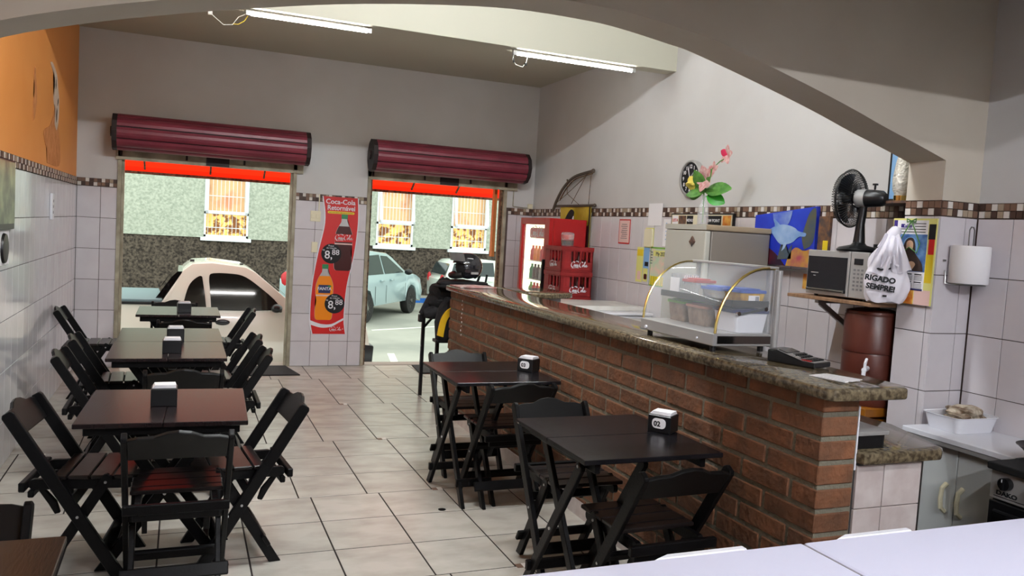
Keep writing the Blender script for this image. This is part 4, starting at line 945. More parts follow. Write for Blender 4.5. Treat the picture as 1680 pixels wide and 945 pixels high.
# =================================================================== DRINKS COOLER
fr = thing('drinks_cooler', 'red glass-door drinks cooler lit from inside, standing against the right wall', 'fridge', (3.44, 7.5, 0))
Wf, Df, Hf = .42, .76, 1.775
g = B(); g.box(.05, Wf, 0, .03, 0, Hf); g.box(.05, Wf, Df - .03, Df, 0, Hf); g.box(Wf - .03, Wf, .03, Df - .03, 0, Hf); g.box(.05, Wf, .03, Df - .03, Hf - .03, Hf); g.box(.05, Wf, .03, Df - .03, 0, .2); g.obj('cabinet', 'red', fr, bevel=0.004)
dr = B(); dr.box(0, .045, 0, .12, .1, Hf); dr.box(0, .045, Df - .05, Df, .1, Hf); dr.box(0, .045, .12, Df - .05, Hf - .07, Hf); dr.box(0, .045, .12, Df - .05, .1, .3); door = dr.obj('door', 'red', fr, bevel=0.003)
g = B(); g.box(.02, .026, .12, Df - .05, .3, Hf - .07); g.obj('door_glass', 'glass', door)
g = B(); g.rbox((-.015, .07, 1.1), (.03, .025, .5)); g.obj('door_handle', 'black', door, bevel=0.004)
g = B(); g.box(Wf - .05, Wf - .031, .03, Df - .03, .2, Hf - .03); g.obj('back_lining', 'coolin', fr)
g = B(); g.box(.05, Wf - .05, Df - .034, Df - .031, .2, Hf - .03); g.obj('side_lining', 'coolin', fr)  # panel added as a glow seen through the door
g = B(); g.box(.06, .09, Df - .06, Df - .035, .25, Hf - .05); g.box(.06, .09, .035, .05, .25, Hf - .05); g.obj('light_strip', 'coollamp', fr)
g = B(); g.prism(rounded(.2, .62, 1.56, 1.67, .04), .055, .06, 'yz'); g.obj('header_badge', 'redp', fr); script('white', fr, (.053, .6, 1.585), .36, -PI / 2)
rs = random.Random(3); cols = ['cola', 'redp', 'green', 'fanta', 'yellow', 'redp', 'silver', 'lime']
botm = {}
for r in range(6):
    z0 = .32 + r * .2
    g = B(); g.box(.065, Wf - .06, .06, Df - .07, z0 - .008, z0 - .002); g.obj('shelf', 'white', fr)
    for k in range(7):
        c = cols[(r * 3 + (k // 2) * 2) % len(cols)]
        if c not in botm:
            h = .16; g = B(); g.lathe([(.026, 0), (.03, .006), (.03, .05), (.027, .07), (.03, .1), (.012, .135), (.012, .15), (.013, .16)], seg=12); botm[c] = g.mesh('drink_bottle', c, True)
        o = link('drink_bottle', botm[c], None, (3.44 + .115, 7.5 + .13 + k * .085, z0)); cn = {'cola': 'dark', 'redp': 'red', 'green': 'green', 'fanta': 'orange', 'yellow': 'yellow', 'silver': 'silver', 'lime': 'lime green'}[c]
        tag(o, '%s drink bottle, %s from the near end of the %s cooler shelf' % (cn, ['first', 'second', 'third', 'fourth', 'fifth', 'sixth', 'last'][k], ['lowest', 'second lowest', 'third lowest', 'third highest', 'second highest', 'highest'][r]), 'bottle', 'drink bottles in the lit cooler')
# crates
def crate(z, first=None, label=''):
    if first: return dup(first, (3.40, 7.09, z), 0, label, 'red bottle crates')
    t = thing('bottle_crate', label, 'crate', (3.40, 7.09, z), 0, 'red bottle crates'); X, Y, H = .345, .385, .247
    def wall(name, L, rot, loc):
        g = B(); T = .012
        g.box(0, L, 0, T, 0, .02); g.box(-.003, L + .003, -.005, T, H - .035, H); g.box(0, .03, 0, T, .02, H); g.box(L - .03, L, 0, T, .02, H)
        g.box(0.03, L - .03, 0, T, .02, .10)
        n = 5
        for k in range(1, n): g.box(L * k / n - .009, L * k / n + .009, -.003, T, .10, H - .035)
        g.box(.03, L * .3, -.002, T, .1, H - .03)
        g.box(.0, L, -.006, T, H - .045, H - .038); g.box(.0, L, -.006, T, .018, .024)
        o = g.obj(name, 'redc', t, bevel=0.0015); o.location = loc; o.rotation_euler = (0, 0, rot)
    wall('side_panel', X, 0, (0, 0, 0)); wall('side_panel', X, PI, (X, Y, 0)); wall('side_panel', Y, -PI / 2, (0, Y, 0)); wall('side_panel', Y, PI / 2, (X, 0, 0))
    g = B(); g.box(.012, X - .012, .012, Y - .012, 0, .01); 
    for k in range(1, 4): g.box(X * k / 4 - .003, X * k / 4 + .003, .012, Y - .012, .01, .12)
    for k in range(1, 4): g.box(.012, X - .012, Y * k / 4 - .003, Y * k / 4 + .003, .01, .12)
    g.obj('divider', 'redd', t)
    for k in range(4):
        g = B(); g.lathe([(.032, .012), (.034, .03), (.034, .1), (.014, .16), (.014, .2)], (X * (k + .5) / 4, .055, 0), 10); g.obj('bottle', 'cola', t, True)
    script('white', t, (.10, -.0065, .055), .19, 0, pen=.26); script('white', t, (-.0065, .25, .055), .17, -PI / 2, pen=.26)
    return t
c0 = crate(.012 + .2482 * 5, None, 'topmost red bottle crate, white script logo, of the stack beside the drinks cooler')
for k, nm in enumerate(['lowest red bottle crate of the stack beside the cooler', 'second lowest red bottle crate of the stack beside the cooler', 'third lowest red bottle crate of the stack beside the cooler', 'third highest red bottle crate of the stack, level with the counter top', 'second highest red bottle crate, directly under the topmost one']):
    crate(.012 + .2482 * k, c0, nm)
t = thing('sweets_bucket', 'white printed plastic bucket standing on the topmost red crate', 'bucket', (3.53, 7.25, 1.5005))
g = B(); g.lathe([(.052, 0), (.06, .005), (.064, .06), (.06, .062), (.066, .12), (.06, .135), (.045, .14)], seg=24); g.obj('bucket', 'clear', t, True)
g = B(); g.lathe([(.0535, .012), (.0645, .055), (.0645, .057)], seg=24, cap=False); g.lathe([(.0615, .07), (.0665, .115)], seg=24, cap=False, mi=1); g.obj('printed_band', ['dusk', 'newsp'], t, True)
# banner with stick bow
t = thing('hanging_banner', 'yellow and black banner on a rod behind the drinks cooler', 'banner', (3.895, 7.9, 1.1), -PI / 2)
g = B(); g.grid(lambda u, v: (-.33 + .76 * u - .0 * v, .012 * math.sin(u * 9 + v * 3), .82 * v), 14, 10); g.obj('cloth', 'barney', t, True)
g = B(); g.tube([(-.45, -.01, .83), (.50, -.01, .83)], .014, 8); g.blob((.5, -.01, .83), (.02, .02, .02), 2); g.blob((-.45, -.01, .83), (.02, .02, .02), 2); g.obj('rod', 'stickw', t, True)
for nm, m_, pts in (('print_patch', 'ink', C2([(-.2, .62), (-.12, .72), (-.02, .79), (.06, .76), (.02, .68), (-.02, .62), (-.1, .6)], 3)), ('print_patch', 'whitep', [(-.02, .70), (.06, .72), (.05, .64), (-.01, .62)]), ('print_letter', 'cola', C2([(.1, .55), (.16, .64), (.26, .66), (.22, .58), (.3, .5), (.2, .44), (.14, .5)], 3)), ('print_letter', 'cola', C2([(.3, .5), (.36, .6), (.42, .62), (.4, .5), (.42, .42), (.34, .36)], 3)), ('print_edge', 'ink', [(.41, .0), (.43, .0), (.43, .82), (.41, .82)])):
    g = B(); g.prism(pts, -.024, -.02); g.obj(nm, m_, t)
t = thing('wooden_bow', 'dark bent wooden bow with strings hanging on the right wall above the cooler', 'bow', (3.885, 7.9, 1.9), -PI / 2)
bw = C2([(-.46, -.02), (-.37, .1), (-.2, .24), (.05, .34), (.45, .38)], 6)
g = B(); g.tube([(x, -.02, z) for x, z in bw], .016, 8); g.blob((.46, -.02, .38), (.025, .02, .025), 2); g.tube([(-.12, -.02, .28), (-.14, -.02, .315)], .01, 6); g.obj('limb', 'stickw', t, True)
g = B()
for a, b2 in (((.44, .38), (-.1, .16)), ((.44, .38), (.42, .04)), ((-.1, .16), (-.4, .05)), ((-.1, .16), (.2, .04)), ((-.12, .28), (-.1, .16)), ((.35, .36), (.02, .05))):
    g.tube([(a[0], -.03, a[1]), (b2[0], -.03, b2[1])], .0035, 5)
g.tube([(x * .9 + .05, -.025, z * .93) for x, z in bw[6:]], .008, 6); g.obj('string', 'rustd', t, True)

# =================================================================== PAPERS ON THE RIGHT WALL
XW = XR - .010
nt_ = printed('wall_notice', 'small notice with a red border on the right wall tiles', 'notice', (XW, 6.82, 1.56), -PI / 2, .21, .235, 'redp')
prect(nt_, 'paper', 'pink', -.095, .095, .012, .223, 1)
for k in range(8): prect(nt_, 'print_line', 'printgrey', -.06 + .01 * (k % 3), .06 - .012 * (k % 2), .05 + k * .019, .056 + k * .019, 2)
pp = printed('blank_sheet', 'blank lilac sheet taped over the mosaic border on the right wall', 'paper', (XW, 6.29, 1.74), -PI / 2, .23, .20, 'whitep')
pp = printed('cream_card', 'small cream card below the blank lilac sheet', 'paper', (XW, 6.36, 1.54), -PI / 2, .14, .18, 'lemon')
g = B(); g.prism(rounded(-.065, .065, .01, .17, .015), -.02, -.003); g.obj('holder', 'cream', pp)
pp = printed('narrow_leaflet', 'narrow yellow leaflet to the left of the wall map calendar', 'leaflet', (XW, 6.50, 1.22), -PI / 2, .11, .32, 'lemon')
prect(pp, 'print_block', 'pink', -.03, .03, .02, .1); prect(pp, 'print_block', 'yellow', -.05, .05, .24, .3)
pp = printed('blue_leaflet', 'narrow blue leaflet between the yellow leaflet and the wall map calendar', 'leaflet', (XW, 6.39, 1.23), -PI / 2, .09, .31, 'bluep')
prect(pp, 'print_block', 'ink', -.02, .04, .14, .18); prect(pp, 'print_block', 'lemon', -.04, .04, .0, .12); prect(pp, 'print_figure', 'cola', -.02, .03, .02, .07, 2, .012)
pp = printed('map_calendar', 'pastel map calendar with a green rim, half hidden by the grey fridge', 'calendar', (XW, 6.11, 1.20), -PI / 2, .42, .35, 'lime')
prect(pp, 'map_print', 'wavy', -.2, .205, .01, .335, 1); prect(pp, 'yellow_rows', 'yellow', -.19, .2, .01, .09, 2); prect(pp, 'title_band', 'lemon', -.16, .2, .27, .32, 2); text('My 2024', .05, 'label', pp, (-.03, -.0062, .275))
for k in range(5): prect(pp, 'row_line', 'label', -.2, -.17, .2 + k * .025, .206 + k * .025, 3)
for k in range(9): prect(pp, 'column_line', 'lime', -.17 + k * .04, -.165 + k * .04, .01, .09, 3)
pp = printed('white_list', 'white list with blue marks above the map calendar', 'paper', (XW, 6.0, 1.56), -PI / 2, .28, .24, 'whitep')
for k in range(5): prect(pp, 'list_mark', 'bluep', -.1, -.085, .06 + .035 * k, .068 + .035 * k)
prect(pp, 'dark_logo', 'ink', -.03, .05, .03, .08)
# framed strip of prints above the fridge
pp = thing('framed_print_strip', 'wide black-framed strip of small prints on the wall behind the vase', 'picture', (XW, 5.57, 1.735), -PI / 2)
g = B(); g.box(-.43, .43, -.02, 0, 0, .115); g.obj('frame', 'black', pp, bevel=0.003)
g = B(); g.box(-.415, .415, -.022, -.0205, .012, .103); g.obj('mat_board', 'cream', pp)
for x0, x1, m_, s_ in ((-.40, -.32, 'whitep', 'LISTA'), (-.31, -.2, 'dusk', ''), (-.19, -.1, 'ink', 'MENU'), (-.02, .05, 'ink', ''), (.06, .28, 'ink', 'NEW POINT'), (.3, .4, 'photo', '')):
    g = B(); g.box(x0, x1, -.0235, -.0222, .02, .095); g.obj('print', m_, pp)
    if s_: text(s_, .035 if s_ != 'NEW POINT' else .034, 'redp' if m_ == 'whitep' else 'whitep', pp, ((x0 + x1) / 2, -.0245, .045), off=.0005)
# clock
ck = thing('wall_clock', 'round wall clock with a black dial, half hidden by the flowers', 'clock', (XR - .002, 5.75, 2.14), -PI / 2)
Rx = Matrix.Rotation(PI / 2, 3, 'X')
g = B(); g.lathe([(.15, 0), (.155, .02), (.15, .04), (.135, .045), (.13, .03), (.001, .03)], (0, 0, 0), 40, Rx); g.obj('case', 'silver', ck, True)
g = B(); g.lathe([(.13, .031), (.13, .033), (.0005, .0335)], (0, 0, 0), 40, Rx); g.obj('dial', 'ink', ck, True)
for h in range(1, 13):
    a = PI / 2 - h * PI / 6; text(str(h), .042, 'whitep', ck, (.098 * math.cos(a), -.035, .098 * math.sin(a) - .014), off=.001, name='numeral')
g = B(); g.bar((0, -.038, 0), (.05, -.038, .045), .01, .002, (0, 1, 0)); g.bar((0, -.040, 0), (-.03, -.040, .09), .007, .002, (0, 1, 0)); g.obj('hand', 'whitep', ck)
# grey fridge
gf = thing('grey_refrigerator', 'pale grey upright refrigerator with a small sticker, flower vase on top', 'fridge', (3.325, 4.675, 0))
g = B(); g.box(.05, .55, 0, .50, .03, 1.695); g.obj('cabinet', 'greyd', gf, bevel=0.008)
g = B(); g.box(0, .045, 0.0, .50, .42, 1.695); g.obj('door', 'greyf', gf, bevel=0.01)
g = B(); g.box(0, .045, 0.0, .50, .06, .41); g.obj('door', 'greyf', gf, bevel=0.01)
g = B(); g.box(0.0, .555, -.006, .506, 1.697, 1.737); g.obj('top_cap', 'tan', gf, bevel=0.008)
g = B(); g.box(-.002, .01, -.0, .506, 1.70, 1.735); g.obj('top_cap_front', 'greyf', gf)
g = B(); g.blob((-.004, .15, 1.615), (.006, .032, .032), 2, .2); g.obj('sticker', 'dusk', gf)
# vase with flowers
vs = thing('flower_vase', 'clear glass bottle vase with pink and yellow artificial flowers on the grey fridge', 'vase', (3.47, 4.93, 1.738))
g = B(); g.lathe([(.036, 0), (.040, .006), (.040, .10), (.036, .13), (.018, .165), (.014, .2), (.016, .215)], seg=24, cap=False); g.obj('bottle', 'vglass', vs, True, fix=False)
g = B(); g.lathe([(.034, .004), (.036, .07), (.001, .071)], seg=20); g.obj('water', 'clear', vs, True)
g = B(); g.tube([(0, 0, .02), (.0, .0, .2), (-.01, 0, .28), (.03, -.02, .40), (.07, -.06, .46), (.12, -.1, .50)], .0035, 6); g.tube([(0, 0, .05), (.01, .03, .25), (-.02, .09, .31)], .003, 6); g.tube([(0, 0, .2), (.03, -.04, .22)], .003, 6); g.obj('stem', 'leaf', vs, True)
def leaf(name, m_, c, L, wd, dirv, up, curl=.2):
    L *= 1.35; wd *= 1.45; d_ = Vector(dirv).normalized(); u_ = Vector(up); s_ = d_.cross(u_).normalized(); n_ = s_.cross(d_)
    g = B(); g.grid(lambda u, v: Vector(c) + d_ * L * u + s_ * wd * (v - .5) * 2 * math.sin(PI * min(u * .93 + .05, 1)) ** .8 + n_ * (curl * L * (u * (1 - u)) - .15 * wd * abs(v - .5)), 7, 4); g.obj(name, m_, vs, True)
leaf('leaf', 'leafb', (.01, -.02, .215), .11, .035, (.4, -.75, -.35), (-.8, 0, .5)); leaf('leaf', 'leaf', (0, 0, .25), .17, .04, (.3, -1, .05), (-1, 0, .5)); leaf('leaf', 'leaf', (0, 0, .26), .12, .035, (-.1, .8, .3), (-1, 0, .4))
leaf('leaf', 'leaf', (0, 0, .27), .13, .04, (-.2, -.6, .6), (-1, 0, .3)); leaf('leaf', 'leaf', (0, .02, .24), .1, .035, (-.2, .9, -.25), (-1, 0, .4)); leaf('leaf', 'leaf', (0, 0, .25), .12, .04, (-.4, .3, .8), (-1, 0, .2)); leaf('leaf', 'leaf', (0, -.02, .25), .13, .035, (-.2, .5, -.1), (-1, 0, .6))
for k in range(5):
    a = k * 2 * PI / 5; leaf('petal', 'petal', (-.015, -.03, .33), .075, .03, (-.3, math.cos(a), math.sin(a)), (-1, 0, .1))
for k in range(5):
    a = k * 2 * PI / 5 + .5; leaf('petal', 'petalr' if k == 0 else 'petal', (.10, -.1, .505), .055, .018, (-.2, math.cos(a), math.sin(a)), (-1, 0, .1))
for k in range(4): leaf('petal', 'petal', (.04, -.04, .40), .045, .014, (-.2, math.cos(k * 1.6), math.sin(k * 1.6) + .4), (-1, 0, .1))
g = B(); g.blob((-.02, .12, .3), (.045, .05, .05), 3, .18, 3); g.obj('yellow_rose', 'petaly', vs, True)
# painting of a dolphin + second board
pt = thing('dolphin_painting', 'unframed blue canvas of a leaping dolphin on the right wall beside the fridge', 'painting', (XR - .012, 4.54, 1.485), -PI / 2)
g = B(); g.prism([(-.33, .0), (.29, .0), (.29, .41), (-.33, .35)], -.03, 0); g.obj('canvas', 'sea', pt, bevel=0.002)
def pq(name, m_, pts, lay): g = B(); g.prism(pts, -.031 - .0008 * lay, -.030 - .0008 * (lay - 1) - .0002); g.obj(name, m_, pt)
pq('painted_light', 'seal', C2([(-.14, .362), (-.12, .30), (-.06, .26), (.0, .27), (.04, .31), (.06, .382)], 4), 1)
pq('painted_reef', 'seared', C2([(-.33, .0), (-.33, .12), (-.2, .13), (-.08, .08), (.0, .02), (.02, .0)], 3), 1)
pq('painted_weed', 'reefg', C2([(.2, .12), (.17, .2), (.2, .3), (.23, .37), (.285, .39), (.285, .2), (.25, .14)], 4), 1)
pq('painted_coral', 'reefy', C2([(.03, .0), (.06, .08), (.12, .13), (.2, .11), (.285, .12), (.285, .0)], 4), 2)
pq('painted_weed', 'reefg', [(-.06, .04), (-.03, .15), (-.01, .1), (.01, .17), (.04, .1), (.08, .15), (.08, .05)], 2)
body = C2([(-.16, .25), (-.11, .27), (-.04, .285), (.036, .28), (.1, .262), (.126, .245), (.17, .235), (.208, .228), (.2, .207), (.15, .205), (.12, .19), (.085, .165), (.036, .15), (-.024, .145), (-.06, .16), (-.09, .185), (-.135, .225), (-.16, .25)][:-1], 4)
pq('painted_dolphin', 'dolph', body, 3); pq('painted_fin', 'dolph', C2([(-.05, .28), (-.085, .305), (-.125, .325), (-.11, .29), (-.105, .265)], 3), 4); pq('painted_fin', 'dolph', [(.03, .16), (.01, .12), (-.02, .10), (-.01, .13), (-.0, .16)], 4)
t = thing('painting_shelf', 'thin rail under the dolphin painting', 'shelf', (XR - .01, 4.3, 1.455), -PI / 2); g = B(); g.box(-.3, .1, -.06, 0, 0, .012); g.obj('board', 'steel', t); 
t = printed('small_print', 'small orange and black print on the tiles under the dolphin painting', 'picture', (XW, 4.25, 1.34), -PI / 2, .22, .1, 'ink'); prect(t, 'print_block', 'photo', -.11, -.05, .0, .1)
t = printed('narrow_board', 'narrow dark and yellow board standing behind the dolphin painting', 'board', (XW, 4.185, 1.47), -PI / 2, .10, .36, 'dusk', .02); g = B(); g.box(.0, .045, -.022, -.0205, .02, .2); g.obj('yellow_print', 'yellow', t)

# =================================================================== MICROWAVE SHELF
sh = thing('wall_shelf', 'raw wooden wall shelf holding the microwave', 'shelf', (3.48, 3.34, 1.312))
g = B(); g.box(0, .44, 0, .66, 0, .02); g.obj('board', 'shelfw', sh, bevel=0.002)
g = B(); g.bar((.05, .46, -.012), (.44, .46, -.012), .02, .03); g.bar((.08, .46, -.02), (.43, .46, -.24), .02, .03, (0, 1, 0)); g.bar((.435, .46, 0), (.435, .46, -.27), .02, .03, (0, 1, 0)); g.obj('bracket', 'silver', sh)
mw = thing('microwave', 'silver microwave oven with a dark door on the wooden shelf', 'microwave', (3.52, 3.42, 1.345))
g = B(); g.box(.02, .36, 0, .47, 0, .262); g.obj('body', 'black', mw, bevel=0.006)
g = B(); g.box(0, .019, .135, .47, 0, .262); md = g.obj('door', 'silver', mw, bevel=0.004)
g = B(); g.box(-.003, .0, .15, .46, .02, .225); g.obj('door_glass', 'mwdoor', md)
g = B(); g.tube([(-.018, .15, .03), (-.018, .44, .03)], .008, 8); g.obj('handle', 'chrome', md, True)
g = B(); g.box(-.004, -.003, .37, .43, .125, .13); g.box(-.004, -.003, .39, .41, .108, .112); g.obj('door_print', 'silver', md)
g = B(); g.box(0, .019, 0, .13, 0, .262); mp = g.obj('control_panel', 'silver', mw, bevel=0.004)
g = B(); g.box(-.002, .0, .035, .10, .19, .225); g.obj('display', 'mwdoor', mp)
g = B()
for r in range(6):
    for c_ in range(3): g.box(-.0015, 0, .03 + c_ * .028, .045 + c_ * .028, .045 + r * .022, .056 + r * .022)
g.obj('button', 'printgrey', mp)
g = B()
for x, y in ((.04, .04), (.04, .42), (.3, .04), (.3, .42)): g.cyl((x, y, -.013), (x, y, 0), .012, seg=10)
g.obj('foot', 'black', mw)
# fan
fn = thing('table_fan', 'black table fan turned away, standing on the microwave', 'fan', (3.64, 3.62, 1.608), math.radians(15))
g = B(); g.lathe([(.13, 0), (.135, .012), (.12, .025), (.05, .04), (.03, .06)], seg=32, sx=1, sy=.85); g.obj('base', 'black', fn, True)
g = B(); g.tube([(0, 0, .05), (0, 0, .16), (0, -.01, .27)], [.034, .024, .022], 12); g.obj('column', 'black', fn, True)
g = B(); g.cyl((.06, -.07, .03), (.06, -.07, .05), .012, seg=10); g.obj('speed_knob', 'black', fn)
Ry = Matrix.Rotation(-PI / 2, 3, 'X')
zc = .31
g = B(); g.lathe([(.028, -.14), (.045, -.12), (.052, -.04), (.05, .03), (.03, .045)], (0, 0, zc), 24, Ry); g.obj('motor_housing', 'black', fn, True)
g = B(); g.lathe([(.0535, -.03), (.0515, .028)], (0, 0, zc), 24, Ry, cap=False); g.obj('silver_band', 'silver', fn, True)
g = B(); g.tube([(0, -.07, zc + .05), (0, -.07, zc + .075)], .006, 8); g.rbox((0, -.07, zc + .08), (.022, .022, .01)); g.obj('swing_knob', 'black', fn, True)
R0 = .168
g = B(); g.lathe([(R0, .062), (R0 + .004, .07), (R0, .078)], (0, 0, zc), 40, Ry, cap=False)
for k in range(64):
    a = 2 * PI * k / 64; ca, sa = math.cos(a), math.sin(a)
    g.tube([(ca * r, y, zc + sa * r) for r, y in ((.045, .04), (.11, .032), (.155, .05), (R0, .07))], .0021, 4, caps=False)
    g.tube([(ca * r, y, zc + sa * r) for r, y in ((R0, .07), (.15, .105), (.1, .12), (.04, .125))], .0021, 4, caps=False)
o = g.obj('wire_guard', 'black', fn)
g = B(); g.lathe([(.05, .123), (.05, .13), (.01, .132)], (0, 0, zc), 24, Ry); g.obj('front_badge', 'silver', fn, True)
for k in range(3):
    g = B(); a0 = k * 2 * PI / 3
    g.grid(lambda u, v: ((.03 + .115 * u) * math.cos(a0 + (v - .5) * 1.5 * (.5 + .5 * u)), .08 + .02 * (v - .5), zc + (.03 + .115 * u) * math.sin(a0 + (v - .5) * 1.5 * (.5 + .5 * u))), 6, 6); g.obj('blade', 'black', fn, True)
g = B(); g.cyl((0, .05, zc), (0, .11, zc), .03, seg=16); g.obj('blade_hub', 'black', fn)
# bag hanging at the pillar
bg = thing('plastic_bag', 'white printed plastic carrier bag knotted and hung in front of the calendar', 'bag', (3.545, 3.31, 1.345), math.radians(-48))
def bagf(u, v):
    a = 2 * PI * u; z = v * .31
    prof = [.0, .095, .112, .115, .112, .10, .092, .088, .07, .045][min(int(v * 9.99), 9)]
    q = v * 9; i = min(int(q), 8); P_ = [.085, .105, .113, .112, .104, .096, .094, .088, .066, .04]; w_ = P_[i] + (P_[i + 1] - P_[i]) * (q - i)
    fold = 1 + .06 * math.sin(5 * a + 6 * v) + .04 * math.sin(9 * a - 11 * v)
    return Vector((w_ * math.cos(a) * fold, w_ * .42 * math.sin(a) * fold, z + .006 * math.sin(4 * a)))
g = B(); G = g.grid(bagf, 40, 16); g.b.faces.new([G[i][0] for i in range(40)]); bmesh.ops.remove_doubles(g.b, verts=g.b.verts, dist=1e-5); g.obj('bag_body', 'bag', bg, True)
g = B(); g.tube([(0, 0, .29), (.005, 0, .33), (.015, .0, .37), (.03, .0, .395), (.035, 0, .41)], [.062, .045, .034, .03, .014], 14); g.obj('knot', 'bag', bg, True)
def sheet(name, A, C_, w0, w1, ph, bulge=.03):
    A = Vector(A); C_ = Vector(C_)
    g = B(); g.grid(lambda u, v: A + (C_ - A) * u + Vector(((v - .5) * (w0 + (w1 - w0) * u), -.012 - bulge * math.sin(PI * min(u * 1.1, 1)) - .009 * math.sin(v * 12 + ph + u * 4), .012 * math.sin(v * 5 + ph))), 12, 12); g.obj(name, 'bag', bg, True)
sheet('handle_flap', (.0, -.03, .36), (-.045, -.04, .15), .05, .11, 1.0); sheet('handle_flap', (.02, -.03, .36), (.07, -.03, .17), .05, .10, 3.0); sheet('handle_flap', (.01, -.035, .35), (.012, -.05, .20), .06, .09, 5.0, .035)
text('RIGADO', .040, 'ink', bg, (-.03, -.062, .112), rot=(PI / 2, .10, 0), off=.002); text('SEMPRE!', .040, 'ink', bg, (-.025, -.062, .066), rot=(PI / 2, .10, 0), off=.002)
g = B(); g.tube([(-.07, -.05, .19), (-.03, -.055, .175), (.02, -.055, .185)], .006, 6); g.obj('printed_smile', 'ink', bg, True); g = B(); g.rbox((.0, -.052, .035), (.02, .004, .01)); g.obj('printed_mark', 'ink', bg)
# calendar board on the pillar side
cb = thing('saint_calendar', 'wall calendar with a robed bearded figure on a printed board on the pillar side', 'calendar', (3.646, 3.255, 1.345), -PI / 2)
g = B(); g.box(-.125, .155, -.008, 0, 0, .46); g.obj('board', 'lemon', cb)
def cq(name, m_, x0, x1, z0, z1, lay=1, r=0): g = B(); y = -.008 - .001 * lay; g.prism(rounded(x0, x1, z0, z1, r) if r else [(x0, z0), (x1, z0), (x1, z1), (x0, z1)], y, y + .001); g.obj(name, m_, cb)
def cp_(name, m_, pts, lay): g = B(); y = -.008 - .001 * lay; g.prism(pts, y, y + .001); g.obj(name, m_, cb)
cq('board_print', 'yellow', .1, .15, .12, .27); cq('board_print', 'redp', .115, .15, .27, .35); cq('board_print', 'ink', .11, .152, .35, .43); cq('board_print', 'dusk', -.1, -.03, .0, .075); cq('board_print', 'photo', -.02, .045, .0, .075); cq('board_print', 'pink', .05, .15, .0, .08); cq('board_print', 'purple', -.12, -.09, .41, .45)
cq('calendar_sheet', 'whitep', -.095, .105, .075, .45, 2); cq('sheet_foot', 'navy', -.09, .1, .075, .085, 3)
cq('picture_sky', 'skyp', -.095, .105, .175, .375, 3)
cp_('halo', 'bluep', [(.0 + .052 * math.cos(a * PI / 12), .305 + .055 * math.sin(a * PI / 12)) for a in range(24)], 4)
cp_('robe', 'printbrown', C2([(-.085, .178), (-.075, .23), (-.045, .27), (-.02, .29), (.02, .29), (.05, .26), (.085, .22), (.095, .178)], 4), 5)
cp_('hair', 'printbrown', C2([(-.035, .27), (-.04, .31), (-.02, .35), (.015, .355), (.035, .32), (.035, .27), (.0, .25)], 4), 6)
cp_('face', 'skin', C2([(-.02, .295), (-.02, .33), (.0, .342), (.02, .33), (.02, .295), (.0, .275)], 4), 7); cp_('beard', 'printbrown', C2([(-.018, .29), (.0, .3), (.018, .29), (.01, .265), (-.01, .265)], 3), 8)
cp_('hands', 'skin', C2([(-.04, .19), (-.02, .215), (.02, .23), (.045, .215), (.03, .19)], 3), 6)
cq('title_mark', 'purple', -.07, -.05, .41, .43, 3); text('Calen', .028, 'purple', cb, (-.03, -.012, .41), off=.0005)
for k in range(4): cq('text_line', 'ink', .02 if k > 1 else -.07, .09, .385 + .015 * k, .389 + .015 * k, 3)
for r in range(2):
    for c_ in range(3):
        cq('month_title', 'ink', -.08 + c_ * .062, -.035 + c_ * .062, .158 - r * .042, .164 - r * .042, 3)
        for q in range(4): cq('month_row', 'printgrey', -.08 + c_ * .062, -.03 + c_ * .062, .15 - r * .042 - q * .007, .153 - r * .042 - q * .007, 3)
t = thing('hanging_string', 'dark string tied in a bow hanging over the calendar', 'string', (3.624, 3.25, 1.79), -PI / 2)
g = B(); g.tube([(0, 0, 0), (-.06, 0, -.10), (-.045, 0, -.17), (.0, 0, -.14), (.05, 0, -.17), (.065, 0, -.12), (0, 0, 0)], .003, 6); g.tube([(0, 0, 0), (-.03, 0, .012), (-.028, 0, -.006), (0, 0, 0), (.03, 0, .012), (.028, 0, -.006), (0, 0, 0)], .0035, 6); g.obj('cord', 'leaf', t, True)
# picture with wrapped bottle near the arch
t = thing('framed_picture', 'dark-framed picture high beside the arch, a red figure in it', 'picture', (XR - .005, 3.54, 1.915), -PI / 2)
g = B(); g.box(-.155, .155, -.025, 0, 0, .42); g.obj('frame', 'black', t, bevel=0.004); g = B(); g.box(-.135, .135, -.027, -.0255, .02, .40); g.obj('print', 'bluep', t)
g = B(); g.prism(C2([(-.09, .02), (-.1, .12), (-.07, .22), (-.03, .24), (.02, .2), (.04, .1), (.02, .02)], 4), -.029, -.0275); g.obj('figure_print', 'printbrown', t)
g = B(); g.prism(C2([(-.08, .22), (-.075, .27), (-.05, .3), (.0, .29), (.02, .26), (-.01, .2), (-.05, .16)], 4), -.031, -.0295); g.obj('head_print', 'cola', t)
t = thing('wall_ledge', 'small ledge under the dark-framed picture', 'shelf', (3.675, 3.345, 1.892)); g = B(); g.box(0, .25, 0, .34, 0, .014); g.obj('board', 'dusk', t)
t = thing('wrapped_bottle', 'bottle in clear gift wrap on the small ledge beside the arch', 'bottle', (3.735, 3.44, 1.907))
g = B(); g.lathe([(.03, 0), (.035, .005), (.035, .04), (.045, .06), (.05, .12), (.04, .2), (.028, .27), (.02, .33)], seg=20); g.obj('gift_wrap', 'foil', t, True); g = B(); g.lathe([(.036, .002), (.037, .03)], seg=20); g.obj('foot_ring', 'gold', t, True)
